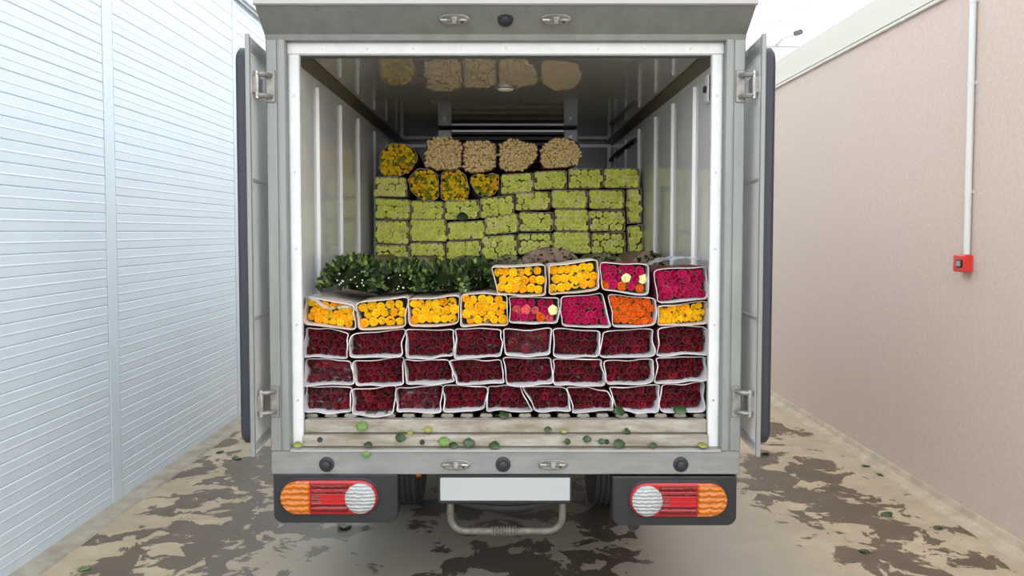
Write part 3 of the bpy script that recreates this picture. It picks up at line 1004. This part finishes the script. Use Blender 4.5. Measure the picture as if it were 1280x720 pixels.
def front_bundle(quad_px, Y, mix, label, group, sl='sleeve_w', sl_out='sleeve_r', s=.033, recess=.046, name='rose_bundle', cell=False, specials=(), gap='inside', film=False, L=.70):
    rr = random.Random(hash((round(quad_px[0][0] * 3), round(quad_px[0][1] * 3))) & 0xffff)
    poly = px_poly(quad_px, Y)
    bx, bz = base_of(poly)
    poly = [(x - bx, z - bz) for x, z in poly]
    out = smooth_outline(poly, 2, 4, .0042 if gap == 'inside_r' else .0030, rr)
    B = empty(name, (bx, Y, bz))
    tag(B, label, 'flower bundle', group)
    sleeve_mesh(out, L, .0036 if gap == 'inside_r' else .0026, recess, rr, .010, top_back=.026).build('sleeve', [M[sl], M[sl_out], M[gap]], B, True)
    pts = heads_in(poly, out, s, .009, rr)
    names = [k for k, w in mix for _ in range(w)]
    rad = s * .57
    for (x, z) in pts:
        kind = rr.choice(names)
        for (fu, fv, fr_, kk) in specials:
            xs = [p[0] for p in poly]; zs = [p[1] for p in poly]
            u = (x - min(xs)) / (max(xs) - min(xs)); v = (max(zs) - z) / (max(zs) - min(zs))
            if (u - fu) ** 2 + (v - fv) ** 2 < fr_ ** 2: kind = kk
        k = rad * rr.uniform(.9, 1.12)
        inst('rose', rr.choice(ROSE[kind]), B, (x, recess + rr.uniform(-.004, .010), z), (rr.uniform(-.25, .25), rr.uniform(0, 6.28), rr.uniform(-.25, .25)), (k, k * 1.1, k))
    # a few leaves tucked between the heads
    lm = MB()
    for _ in range(7):
        x, z = rr.choice(pts)
        leaf_into(lm, Vector((x + rr.uniform(-.02, .02), recess - .012, z + rr.uniform(-.012, .012))), Vector((rr.uniform(-1, 1), rr.uniform(-.5, .1), rr.uniform(-1, 1))), .020, rr)
    o = lm.build('leaf_tips', M['leafmid'] if gap == 'inside' else M['leafdark'], B, True)
    o['kind'] = 'stuff'
    if film:
        xs = [p[0] for p in poly]; zs = [p[1] for p in poly]
        zt, zb = max(zs) - .012, min(zs) + .012
        xa, xb = min(xs) + .02, max(xs) - .02
        rows = []
        for j in range(8):
            z = zb + (zt - zb) * j / 7
            rows.append([(xa + (xb - xa) * i / 12 , recess - .030 + rr.uniform(-.007, .007), z + rr.uniform(-.004, .004)) for i in range(13)])
        MB().quad_grid(rows).build('cellophane', M['film'], B, True)
    return B


def leaf_into(mb, p, d, size, rr, mi=0):
    d = d.normalized()
    u = d.orthogonal().normalized()
    u = Matrix.Rotation(rr.uniform(0, 6.28), 3, d) @ u
    n = d.cross(u)
    w = size * rr.uniform(.28, .42)
    a = p; b = p + d * size * .45 + u * w + n * w * .35; c = p + d * size * 1.0 - n * size * .12; e_ = p + d * size * .45 - u * w + n * w * .35
    m_ = p + d * size * .48
    b0 = len(mb.v)
    mb.v += [tuple(a), tuple(b), tuple(c), tuple(e_), tuple(m_)]
    for f in ((0, 1, 4), (1, 2, 4), (2, 3, 4), (3, 0, 4)):
        mb.f.append(tuple(b0 + i for i in f)); mb.m.append(mi)


def Z6(pts): return [(370 + x / 4.741, 390 + y / 4.741) for x, y in pts]
def Z7(pts): return [(630 + x / 4.741, 390 + y / 4.741) for x, y in pts]
def Z4(pts): return [(370 + x / 4.741, 300 + y / 4.741) for x, y in pts]
def Z5(pts): return [(600 + x / 4.267, 300 + y / 4.267) for x, y in pts]
def Z3(pts): return [(460 + x / 3.5556, 160 + y / 3.5556) for x, y in pts]


ordn = ['leftmost', 'second from the left', 'third from the left', 'fourth from the left', 'fifth from the left', 'sixth from the left', 'seventh from the left', 'eighth from the left', 'rightmost']
YF = 3.075
rowA = [Z6([(45, 445), (328, 450), (325, 598), (50, 600)]), Z6([(332, 460), (585, 440), (585, 612), (328, 616)]), Z6([(590, 450), (865, 440), (865, 592), (592, 596)]),
        Z6([(870, 440), (1132, 440), (1122, 584), (870, 592)]), [(609.5, 483.5), (651, 484), (667, 515), (608.5, 515)],
        Z7([(106, 445), (369, 448), (400, 590), (182, 590)]), Z7([(373, 452), (622, 465), (655, 590), (408, 598)]), Z7([(630, 448), (930, 440), (916, 598), (665, 590)]),
        Z7([(937, 432), (1200, 424), (1190, 586), (924, 602)])]
rowB = [Z6([(45, 285), (326, 290), (346, 436), (45, 436)]), Z6([(332, 292), (632, 277), (645, 430), (352, 446)]), Z6([(638, 284), (898, 286), (952, 415), (650, 436)]),
        Z6([(903, 290), (1212, 286), (1238, 424), (952, 434)]), Z7([(-8, 275), (280, 272), (294, 430), (14, 440)]), Z7([(286, 282), (590, 286), (600, 440), (300, 437)]),
        Z7([(596, 292), (890, 284), (890, 424), (605, 436)]), Z7([(903, 276), (1213, 270), (1195, 410), (897, 430)])]
rowC = [Z6([(45, 92), (316, 126), (300, 280), (45, 270)]), Z6([(322, 128), (640, 106), (630, 262), (308, 276)]), Z6([(646, 110), (930, 104), (940, 268), (650, 280)]),
        Z6([(936, 106), (1225, 102), (1214, 270), (944, 280)]), Z7([(-2, 104), (283, 100), (278, 256), (0, 262)]), Z7([(290, 106), (574, 110), (560, 276), (290, 268)]),
        Z7([(582, 114), (898, 106), (886, 264), (570, 280)]), Z7([(912, 96), (1215, 86), (1215, 256), (908, 264)])]
red_mix = (('red', 9), ('brightred', 1))
films = {('A', 0), ('A', 2), ('B', 0), ('C', 4)}
for rn, rows, desc in (('A', rowA, 'bottom row'), ('B', rowB, 'second row from the floor'), ('C', rowC, 'third row under the bright ones')):
    for i, q in enumerate(rows):
        nm = ordn[i] if i < len(rows) - 1 else 'rightmost'
        front_bundle(q, YF, red_mix, 'dark red rose bundle, %s, %s' % (desc, nm), 'dark red rose bundles in the front stack',
                     gap='inside_r', film=(rn, i) in films, s=.033, recess=.054)

bright = 'bright rose bundles on top of the front stack'
yl = (('yellow', 3), ('amber', 1))
D = front_bundle(Z4([(45, 335), (345, 392), (348, 536), (45, 500)]), YF, (('yellow', 2), ('amber', 2)), 'yellow rose bundle with clear film on top, leftmost in its row', bright, 'sleeve_p', 'sleeve_p')
rr = random.Random(5)
crumpled_film(-.115, .105, -.005, .14, lambda u, v: .122 - .045 * u + .012 * math.sin(u * 9) + .012 * v, rr).build('clear_film', M['milky'], D, True)
front_bundle(Z4([(352, 372), (655, 338), (650, 518), (366, 536)]), YF, yl, 'yellow rose bundle in cream sleeve, second from the left, beside the film-topped one', bright, 'sleeve_p', 'sleeve_p')
front_bundle(Z4([(660, 352), (968, 332), (965, 500), (668, 518)]), YF, yl, 'yellow rose bundle in cream sleeve, third from the left', bright, 'sleeve_p', 'sleeve_p')
front_bundle(Z4([(972, 322), (1255, 326), (1255, 508), (978, 516)]), YF, yl, 'yellow rose bundle in cream sleeve, left of the mixed coral bundle', bright, 'sleeve_p', 'sleeve_p')
front_bundle(Z5([(155, 307), (428, 307), (415, 452), (157, 442)]), YF, (('magenta', 1),), 'mixed coral, magenta and orange rose bundle in the middle of its row', bright,
             specials=((.10, .55, .16, 'coral'), (.35, .55, .2, 'coral'), (.30, .90, .15, 'orange'), (.80, .88, .25, 'coral'), (.65, .9, .15, 'orange'), (.88, .5, .13, 'cream'), (.93, .15, .14, 'coral')))
front_bundle(Z5([(432, 304), (655, 287), (702, 468), (432, 463)]), YF, (('magenta', 1),), 'magenta rose bundle in white sleeve left of the orange bundle', bright, specials=((.42, .52, .07, 'coral'),))
front_bundle(Z5([(690, 293), (943, 310), (940, 463), (706, 464)]), YF, (('orange', 1),), 'orange rose bundle in white sleeve under the magenta and cream bundle', bright, s=.029)
front_bundle(Z5([(955, 352), (1222, 330), (1222, 445), (950, 463)]), YF, (('yellow', 3), ('amber', 1)), 'low yellow rose bundle at the right end under the big magenta bundle', bright, 'sleeve_p', 'sleeve_p', s=.027)
YE = 3.085
front_bundle(Z5([(62, 145), (350, 133), (356, 300), (92, 294)]), YE, yl, 'yellow rose bundle in the top layer next to the green foliage', bright, 'sleeve_p', 'sleeve_p', L=.6)
front_bundle(Z5([(372, 135), (632, 106), (640, 264), (366, 298)]), YE, yl,
             'yellow rose bundle with an arched top, right one of two in the top layer', bright, 'sleeve_p', 'sleeve_p', L=.6)
front_bundle(Z5([(646, 116), (908, 134), (903, 296), (650, 270)]), YE, (('magenta', 1),), 'magenta rose bundle with two cream roses and orange ones below, top layer', bright, s=.036, L=.6,
             specials=((.60, .50, .10, 'cream'), (.88, .52, .14, 'cream'), (.08, .78, .15, 'orange'), (.40, .85, .18, 'orange'), (.85, .88, .15, 'orange')))
E4 = front_bundle(Z5([(930, 162), (1215, 138), (1222, 318), (945, 336)]), YE, (('magenta', 1),), 'big magenta rose bundle with clear film on top, far right of the top layer', bright, L=.6, s=.032)
crumpled_film(-.14, .11, -.005, .17, lambda u, v: .150 + .020 * u + .020 * math.sin(u * 3.1), rr).build('clear_film', M['milky'], E4, True)


# ---- leafy greenery on the left of the top layer
def greenery(c, size, label, nleaf, seed, white=0):
    rr = random.Random(seed)
    B = empty('greenery_bunch', c)
    tag(B, label, 'greenery', 'leafy bunches on top of the front stack')
    mb = MB()
    sx, sy, sz = size
    for _ in range(nleaf):
        u = rr.uniform(-1, 1); v = rr.uniform(0, 1); a = rr.uniform(0, math.pi)
        r = rr.uniform(.55, 1.0) ** .6
        env = (1 - .55 * abs(v - .35) ** 1.5)
        p = Vector((math.cos(a) * r * sx * env, (v - .12) * sy, math.sin(a) * r * sz * env + .008))
        d = Vector((math.cos(a), rr.uniform(-1.0, .3), math.sin(a) + rr.uniform(-.2, .6)))
        leaf_into(mb, p, d, rr.uniform(.016, .034), rr, rr.choice((0, 0, 0, 1, 1, 2)))
    o = mb.build('leaves', [M['leafdark'], M['leafmid'], M['leaflight']], B, True); o['kind'] = 'stuff'
    st = MB()
    for _ in range(14):
        x, z = rr.uniform(-.5, .5) * sx, rr.uniform(.05, .6) * sz
        st.tube([(x, -.02, z), (x * .8, sy * .5, z * .9), (x * .5, sy + .1, z * .8)], .003, 5)
    o = st.build('stems', M['leafmid'], B, True); o['kind'] = 'stuff'
    core = MB()
    rows = []
    for k in range(9):
        v = k / 8
        q = math.sin(math.pi * min(.96, max(.04, v))) ** .5 * .72
        rows.append([(math.cos(t) * sx * q, v * sy, max(0.002, math.sin(t) * sz * q)) for t in [math.pi * i / 10 for i in range(11)]])
    core.quad_grid(rows).build('wrap', M['leafdark'], B, True)
    if white:
        wb_ = MB()
        for _ in range(white):
            p = Vector((rr.uniform(-.35, .5) * sx, -.035 + rr.uniform(-.01, .01), sz * rr.uniform(.15, .65)))
            wb_.cyl(p, p + Vector((0, -.004, 0)), .0035, .001, n=5)
        o = wb_.build('white_blossoms', M['whitebud'], B, True); o['kind'] = 'stuff'
    return B


zt = 1.372
greenery((-.640, 3.165, zt), (.135, .50, .132), 'dark leafy greenery bunch with tiny white blossoms, at the left end of the top layer', 1150, 21, 14)
greenery((-.440, 3.175, zt - .006), (.120, .50, .118), 'dark leafy greenery bunch second from the left in the top layer', 1000, 22, 8)
greenery((-.265, 3.165, zt - .004), (.115, .50, .110), 'dark leafy greenery bunch third from the left in the top layer', 950, 23, 0)
greenery((-.125, 3.20, zt + .004), (.085, .45, .115), 'narrow dark leafy greenery bunch touching the yellow roses', 700, 24, 0)


# ---- wrapped stems lying between the two stacks
def wrap_bundle(c, w, h, L, m, label, seed, tilt=0.0, arch=True):
    rr = random.Random(seed)
    B = empty('stem_wrap', c)
    tag(B, label, 'flower bundle', 'paper-wrapped stems between the stacks')
    rows = []
    for k in range(7):
        v = k / 6
        q = 1 - .12 * v
        rows.append([(math.cos(t) * w * q * (1 + rr.uniform(-.03, .03)), v * L, max(0, math.sin(t)) ** .8 * h * q * (1 + rr.uniform(-.04, .04)) + tilt * v) for t in [math.pi * i / 14 for i in range(15)]])
    mb = MB().quad_grid(rows, 0)
    mb.face([rows[0][i] for i in range(15)], 0)
    mb.face([rows[-1][i] for i in reversed(range(15))], 1)
    mb.build('paper_wrap', [m, M['inside']], B, True)
    st = MB()
    for _ in range(150):
        t = rr.uniform(.1, 3.04); r = rr.uniform(.2, 1.0)
        p = Vector((math.cos(t) * w * r, -.004, max(.01, math.sin(t) * h * r)))
        leaf_into(st, p, Vector((rr.uniform(-.6, .6), -1, rr.uniform(-.4, .6))), .03, rr, rr.choice((0, 1)))
    o = st.build('leaf_ends', [M['leafdark'], M['straw']], B, True); o['kind'] = 'stuff'
    return B


wrap_bundle((-.68, 3.86, 1.375), .115, .125, .62, M['straw'], 'olive wrapped stems behind the greenery, leftmost', 31)
wrap_bundle((-.45, 3.86, 1.375), .115, .120, .62, M['straw'], 'olive wrapped stems behind the greenery, second from the left', 32)
wrap_bundle((-.22, 3.86, 1.375), .115, .120, .62, M['straw'], 'olive wrapped stems behind the greenery, next to the brown wrap', 33)
wrap_bundle((.02, 3.80, 1.375), .110, .125, .65, M['straw'], 'olive wrapped stems behind the yellow roses of the top layer', 34)
wrap_bundle((.22, 3.84, 1.375), .175, .165, .62, M['kraft'], 'wide brown paper wrap behind the arched yellow bundle', 35)
wrap_bundle((.50, 3.86, 1.375), .115, .130, .62, M['straw'], 'olive wrapped stems behind the magenta and cream bundle', 36)
wrap_bundle((.71, 3.80, 1.375), .105, .145, .65, M['kraft'], 'brown wrapped stems at the right wall behind the big magenta bundle', 37)

# ---- hidden lower layers that carry the wraps and the rear stack
hm = MB()
out = smooth_outline([(-.100, .112), (.100, .112), (.100, 0), (-.100, 0)], 2, 3)
hid_me = None
for yy, L, z0, n, lab in ((3.86, .66, FZ, 4, 'wrapped bundle in the hidden stack under the olive wraps'), (4.66, .66, FZ, 5, 'wrapped bundle in the hidden lower rows of the rear stack')):
    for j in range(n):
        for i in range(7):
            if hid_me is None:
                o = sleeve_mesh(out, .66, .005, .03, random.Random(3)).build('wrapped_bundle', [M['sleeve_o'], M['sleeve_o'], M['inside']], None, True)
                hid_me = o.data
            else:
                o = inst('wrapped_bundle', hid_me, None, (0, 0, 0))
            hgt = (1.372 - FZ) / 4 if n == 4 else (1.440 - FZ) / 5
            o.location = (-.69 + i * .230, yy, z0 + j * hgt)
            o.scale = (1.12, 1, hgt / .116)
            tag(o, lab, 'flower bundle', lab + 's')


# ---- rear stack of lime bundles
def merged(src, pts, rad, y, rr, mis=(0,), jit=.006, name='flower_heads', mats=None, parent=None):
    mb = MB()
    for (x, z) in pts:
        s_ = rr.choice(src)
        k = rad * rr.uniform(.9, 1.12)
        rot = Matrix.Rotation(rr.uniform(0, 6.28), 3, 'Y')
        rot = Matrix.Rotation(rr.uniform(-.2, .2), 3, 'X') @ Matrix.Rotation(rr.uniform(-.2, .2), 3, 'Z') @ rot
        b0 = len(mb.v)
        off = Vector((x, y + rr.uniform(-jit, jit), z))
        mb.v += [tuple(rot @ (Vector(v) * k) + off) for v in s_.v]
        mi = rr.choice(mis)
        mb.f += [tuple(b0 + i for i in f) for f in s_.f]; mb.m += [mi] * len(s_.f)
    o = mb.build(name, mats, parent, True)
    o['kind'] = 'stuff'
    return o


YR = 4.60


def rear_bundle(poly_px, kind, label, group, Y=YR, L=.60):
    rr = random.Random(hash((round(poly_px[0][0] * 5), round(poly_px[0][1] * 5))) & 0xffff)
    poly = px_poly(poly_px, Y)
    bx, bz = base_of(poly)
    poly = [(x - bx, z - bz) for x, z in poly]
    q4 = poly if len(poly) == 4 and kind in ('green', 'pale') else None
    out = smooth_outline(poly, 2, 4 if len(poly) == 4 else 2, .0015, rr)
    nm = {'green': 'lime_rose_bundle', 'pale': 'lime_rose_bundle', 'cream': 'cream_bud_bundle', 'mum': 'chrysanthemum_bundle'}[kind]
    B = empty(nm, (bx, Y, bz))
    tag(B, label, 'flower bundle', group)
    so = {'green': 'sleeve_o', 'pale': 'sleeve_o', 'cream': 'sleeve_r', 'mum': 'sleeve_r'}[kind]
    si = {'green': 'sleeve_o', 'pale': 'sleeve_o', 'cream': 'sleeve_r', 'mum': 'sleeve_o'}[kind]
    sleeve_mesh(out, L, .004 if kind != 'cream' else .003, .022, rr, .004).build('sleeve', [M[si], M[so], M[{'cream': 'budgap', 'mum': 'inside'}.get(kind, 'limegap')]], B, True)
    if kind in ('green', 'pale'):
        pts = heads_in(q4, out, .036, .006, rr)
        merged(green_src, pts, .0212, .018, rr, (0, 0, 0, 1) if kind == 'green' else (1,), mats=[M['g_green'], M['g_pale']], parent=B)
    elif kind == 'cream':
        pts = [(x + rr.uniform(-.004, .004), z + rr.uniform(-.004, .004)) for x, z in heads_in(None, out, .0165, -.002, rr)]
        merged(bud_src, pts, .0125, .008, rr, (0,), .003, 'flower_buds', [M['bud']], B)
    else:
        pts = [(x + rr.uniform(-.004, .004), z + rr.uniform(-.004, .004)) for x, z in heads_in(None, out, .021, .001, rr)]
        merged(mum_src, pts, .0135, .010, rr, (0, 0, 0, 2, 1), .010, mats=[M['mum_y'], M['mum_g'], M['mum_o']], parent=B)
    return B


def quad(x0, y0, x1, y1, j=0.0): return Z3([(x0, y0), (x1, y0 + j), (x1, y1 + j), (x0, y1)])


rs = 'lime rose bundles in the rear stack'
rows_g = [
    ('top row', [(592, 205, 735, 296, -6), (740, 194, 884, 275, -6), (892, 180, 1045, 268, 0), (1050, 178, 1208, 266, 0)]),
    ('second row', [(30, 310, 188, 402, 8), (193, 322, 335, 404, 4), (340, 322, 494, 408, -4), (500, 312, 650, 400, -14), (656, 284, 810, 366, -2), (817, 274, 975, 356, 2), (983, 274, 1140, 360, 0), (1152, 272, 1216, 425, -4)]),
    ('third row', [(30, 408, 180, 512, 6), (186, 406, 348, 504, 0), (354, 418, 520, 500, -8), (522, 394, 668, 476, -14), (674, 372, 824, 458, 2), (830, 360, 980, 456, 2), (986, 368, 1142, 460, -2), (1156, 434, 1222, 574, -4)]),
    ('fourth row', [(30, 516, 180, 610, 4), (184, 510, 342, 604, 0), (348, 506, 502, 604, -8), (508, 482, 662, 586, -8), (668, 468, 820, 562, 0), (824, 460, 988, 556, 2), (994, 466, 1144, 560, -4)]),
]
for desc, lst in rows_g:
    for i, a in enumerate(lst):
        right = i == len(lst) - 1
        if a[2] - a[0] < 80:
            lab = 'narrow upright lime rose bundle at the right wall, %s' % ('upper one' if desc == 'second row' else 'lower one')
        else:
            lab = 'lime green rose bundle in the rear stack, %s, %s' % (desc, 'rightmost' if right else ordn[i])
            if desc in ('second row', 'third row') and i == 6: lab = 'lime green rose bundle in the rear stack, %s, left of a narrow one' % desc
        rear_bundle(quad(*a), 'green', lab, rs)
rear_bundle(quad(28, 216, 172, 304, 4), 'pale', 'pale yellow-green rose bundle at the left end of the rear stack under round yellow one', rs)
cg = 'cream bundles on top of the rear stack'
rear_bundle(Z3([(262, 50), (300, 40), (395, 46), (420, 66), (418, 165), (396, 184), (300, 190), (250, 165), (256, 100)]), 'cream', 'cream bud bundle with one dark spot, leftmost of the four', cg, L=.5)
rear_bundle(Z3([(430, 56), (480, 52), (560, 64), (572, 80), (572, 170), (545, 190), (460, 206), (426, 186), (420, 120)]), 'cream', 'squarish cream bud bundle, second of the four on top', cg, L=.5)
rear_bundle(Z3([(588, 68), (640, 44), (690, 58), (755, 74), (748, 140), (705, 184), (630, 196), (582, 180), (582, 110)]), 'cream', 'cream bud bundle with a pointed right corner, third of the four', cg, L=.5)
rear_bundle(Z3([(776, 74), (820, 46), (890, 42), (938, 66), (950, 120), (935, 160), (890, 176), (790, 184), (764, 150), (764, 100)]), 'cream', 'rounded cream bud bundle, rightmost of the four on top', cg, L=.5)
mg = 'yellow chrysanthemum bundles in the rear stack'
rear_bundle(Z3([(60, 100), (95, 70), (160, 66), (205, 90), (222, 140), (190, 190), (140, 216), (80, 216), (50, 190), (50, 140)]), 'mum', 'round yellow chrysanthemum bundle at the top left of the rear stack', mg)
rear_bundle(Z3([(178, 225), (225, 176), (285, 186), (312, 215), (316, 310), (290, 324), (235, 318), (190, 285)]), 'mum', 'yellow chrysanthemum bundle with a peaked top, beside the pale yellow-green roses', mg)
rear_bundle(Z3([(326, 200), (350, 188), (400, 182), (432, 205), (450, 270), (440, 325), (380, 330), (325, 318), (322, 260)]), 'mum', 'upright yellow chrysanthemum bundle in the middle of three', mg)
rear_bundle(Z3([(456, 215), (490, 200), (520, 212), (550, 200), (585, 208), (582, 260), (560, 295), (520, 312), (485, 298), (456, 250)]), 'mum', 'heart-shaped yellow chrysanthemum bundle next to the lime roses', mg)

# ---- leaves lying about
leaf_pts = [(0, 0), (.25, .30), (.55, .38), (.85, .22), (1.0, 0), (.85, -.22), (.55, -.38), (.25, -.30)]


def loose_leaf(c, size, rz, tilt, m, label, upright=False):
    mb = MB()
    top = []
    for (u, v) in leaf_pts:
        top.append(((u - .5) * size, v * size, .05 * size * math.cos(u * 3) + abs(v) * .22 * size))
    mid = [((u - .5) * size, 0, .05 * size * math.cos(u * 3)) for u in (.25, .55, .85)]
    b0 = len(mb.v)
    mb.v += top + mid
    A = [0, 1, 2, 3, 4, 5, 6, 7]; m1, m2, m3 = 8, 9, 10
    for f in ((0, 1, 8), (1, 2, 9, 8), (2, 3, 10, 9), (3, 4, 10), (4, 5, 10), (5, 6, 9, 10), (6, 7, 8, 9), (7, 0, 8)):
        mb.f.append(f); mb.m.append(0)
    B = empty('fallen_leaf', c)
    o = mb.build('blade', m, B, True)
    sm = o.modifiers.new('thickness', 'SOLIDIFY'); sm.thickness = .0006
    MB().tube([(-.5 * size, 0, .05 * size), (-.7 * size, .02 * size, .03 * size), (-.85 * size, .06 * size, .01)], .0009, 5).build('stalk', m, B)
    B.rotation_euler = (tilt, 0, rz)
    tag(B, label, 'leaf', 'fallen leaves')
    return B


M['lf1'] = mat('fresh_leaf', (0.11, 0.21, 0.04), 0.45, var=.2)
M['lf2'] = mat('deep_leaf', (0.028, 0.062, 0.016), 0.4, var=.3)
M['lf3'] = mat('yellowing_leaf', (0.23, 0.24, 0.05), 0.5, var=.2)
# (pixel x, pixel y, depth, size, material, tilt, label)
for (px, py, Y, sz, m_, tl, lab) in (
        (452, 533, 3.036, .050, 'lf1', 1.15, 'fresh green leaf leaning on the upper sill step under the second red bundle'),
        (501, 547, 3.010, .050, 'lf2', 1.20, 'dark green leaf leaning on the lower sill step left of the plate'),
        (458, 568, 2.990, .036, 'lf1', 1.45, 'small green leaf stuck to the outer face of the sill'),
        (512, 541, 3.036, .030, 'lf3', .9, 'pale yellowish leaf on the upper step beside the dark green leaf'),
        (535, 537, 3.036, .034, 'lf3', 1.0, 'yellowish leaf scrap on the upper sill step below the fourth red bundle'),
        (555, 552, 3.009, .052, 'lf1', 1.1, 'large fresh green leaf on the sill above the left lock keeper'),
        (567, 557, 3.006, .040, 'lf2', .9, 'dark leaf touching the large fresh green leaf'),
        (586, 554, 3.008, .052, 'lf2', 1.1, 'large dark green leaf on the sill, right of the fresh pair'),
        (618, 557, 3.006, .050, 'lf2', .8, 'dark leaf lying flat on the sill above the middle buffer'),
        (372, 556, 3.002, .040, 'lf3', .6, 'yellowing leaf in the left corner of the sill'),
        (460, 556, 3.002, .040, 'lf2', .5, 'dark leaf lying on the sill under the fresh upper leaf'),
        (685, 537, 3.036, .034, 'lf2', .9, 'small dark leaf on the upper step left of centre-right'),
        (705, 539, 3.036, .030, 'lf3', .7, 'tiny yellow leaf on the upper step near the right keeper'),
        (709, 552, 3.010, .034, 'lf2', 1.3, 'narrow dark leaf on edge on the lower step above the right keeper'),
        (734, 549, 3.010, .038, 'lf2', 1.2, 'dark leaf standing on the lower step right of the narrow one'),
        (752, 552, 3.009, .032, 'lf2', 1.2, 'small dark leaf beside a broad one on the lower step'),
        (774, 555, 3.008, .052, 'lf2', .95, 'broad dark green leaf on the lower sill step at right'),
        (784, 539, 3.036, .036, 'lf2', .9, 'dark leaf on the upper step above the broad one'),
        (817, 557, 3.006, .032, 'lf2', .9, 'small dark leaf on the lower step right of the broad one'),
        (878, 557, 3.002, .044, 'lf3', .5, 'yellow-green leaf in the right corner of the sill'),
        (774, 514, 3.055, .060, 'lf2', 1.0, 'dark leaf hanging from the bottom red bundles onto the rails'),
        (850, 513, 3.055, .060, 'lf2', .8, 'dark leaf under the rightmost bottom red bundle'),
        (630, 519, 3.055, .050, 'lf2', .6, 'dark leaf on the floor rails under the middle bundles')):
    c = at(px, py, Y)
    loose_leaf(c, sz, rnd.uniform(-.6, .6), tl, M[m_], lab)


loose_leaf(at(578, 271, 4.575), .075, .3, 1.35, M['lf2'], 'dark leaf stuck on a lime rose bundle in the rear stack')


def ground(px, py):
    lo, hi = 1.0, 30.0
    for _ in range(50):
        mid = (lo + hi) / 2
        if at(px, py, mid).z > 0: lo = mid
        else: hi = mid
    return at(px, py, lo)


for (px, py, sz, m_, lab) in (
        (1108, 644, .085, 'lf2', 'curled dark green leaf in the wet patch by the stucco wall'),
        (1082, 583, .070, 'lf2', 'dark leaf on dry floor above the right wet patch'),
        (1100, 594, .060, 'lf2', 'small dark leaf nearer the stucco wall'),
        (1172, 661, .060, 'lf2', 'dark leaf right of the wet patch near the stucco wall'),
        (1080, 690, .060, 'lf2', 'dark leaf at the front end of the right wet patch'),
        (955, 568, .090, 'lf2', 'dark leaf on the floor below the right door'),
        (296, 574, .090, 'lf2', 'dark leaf on the floor left of the left door'),
        (275, 566, .070, 'lf2', 'small dark leaf by the white wall behind the left door'),
        (105, 713, .055, 'lf1', 'green leaf at the front left of the floor'),
        (430, 659, .110, 'lf2', 'dark leaf below the left tail lamp')):
    c = ground(px, py); c.z = .004
    loose_leaf(c, sz, rnd.uniform(0, 6.28), rnd.uniform(-.3, .3), M[m_], lab)
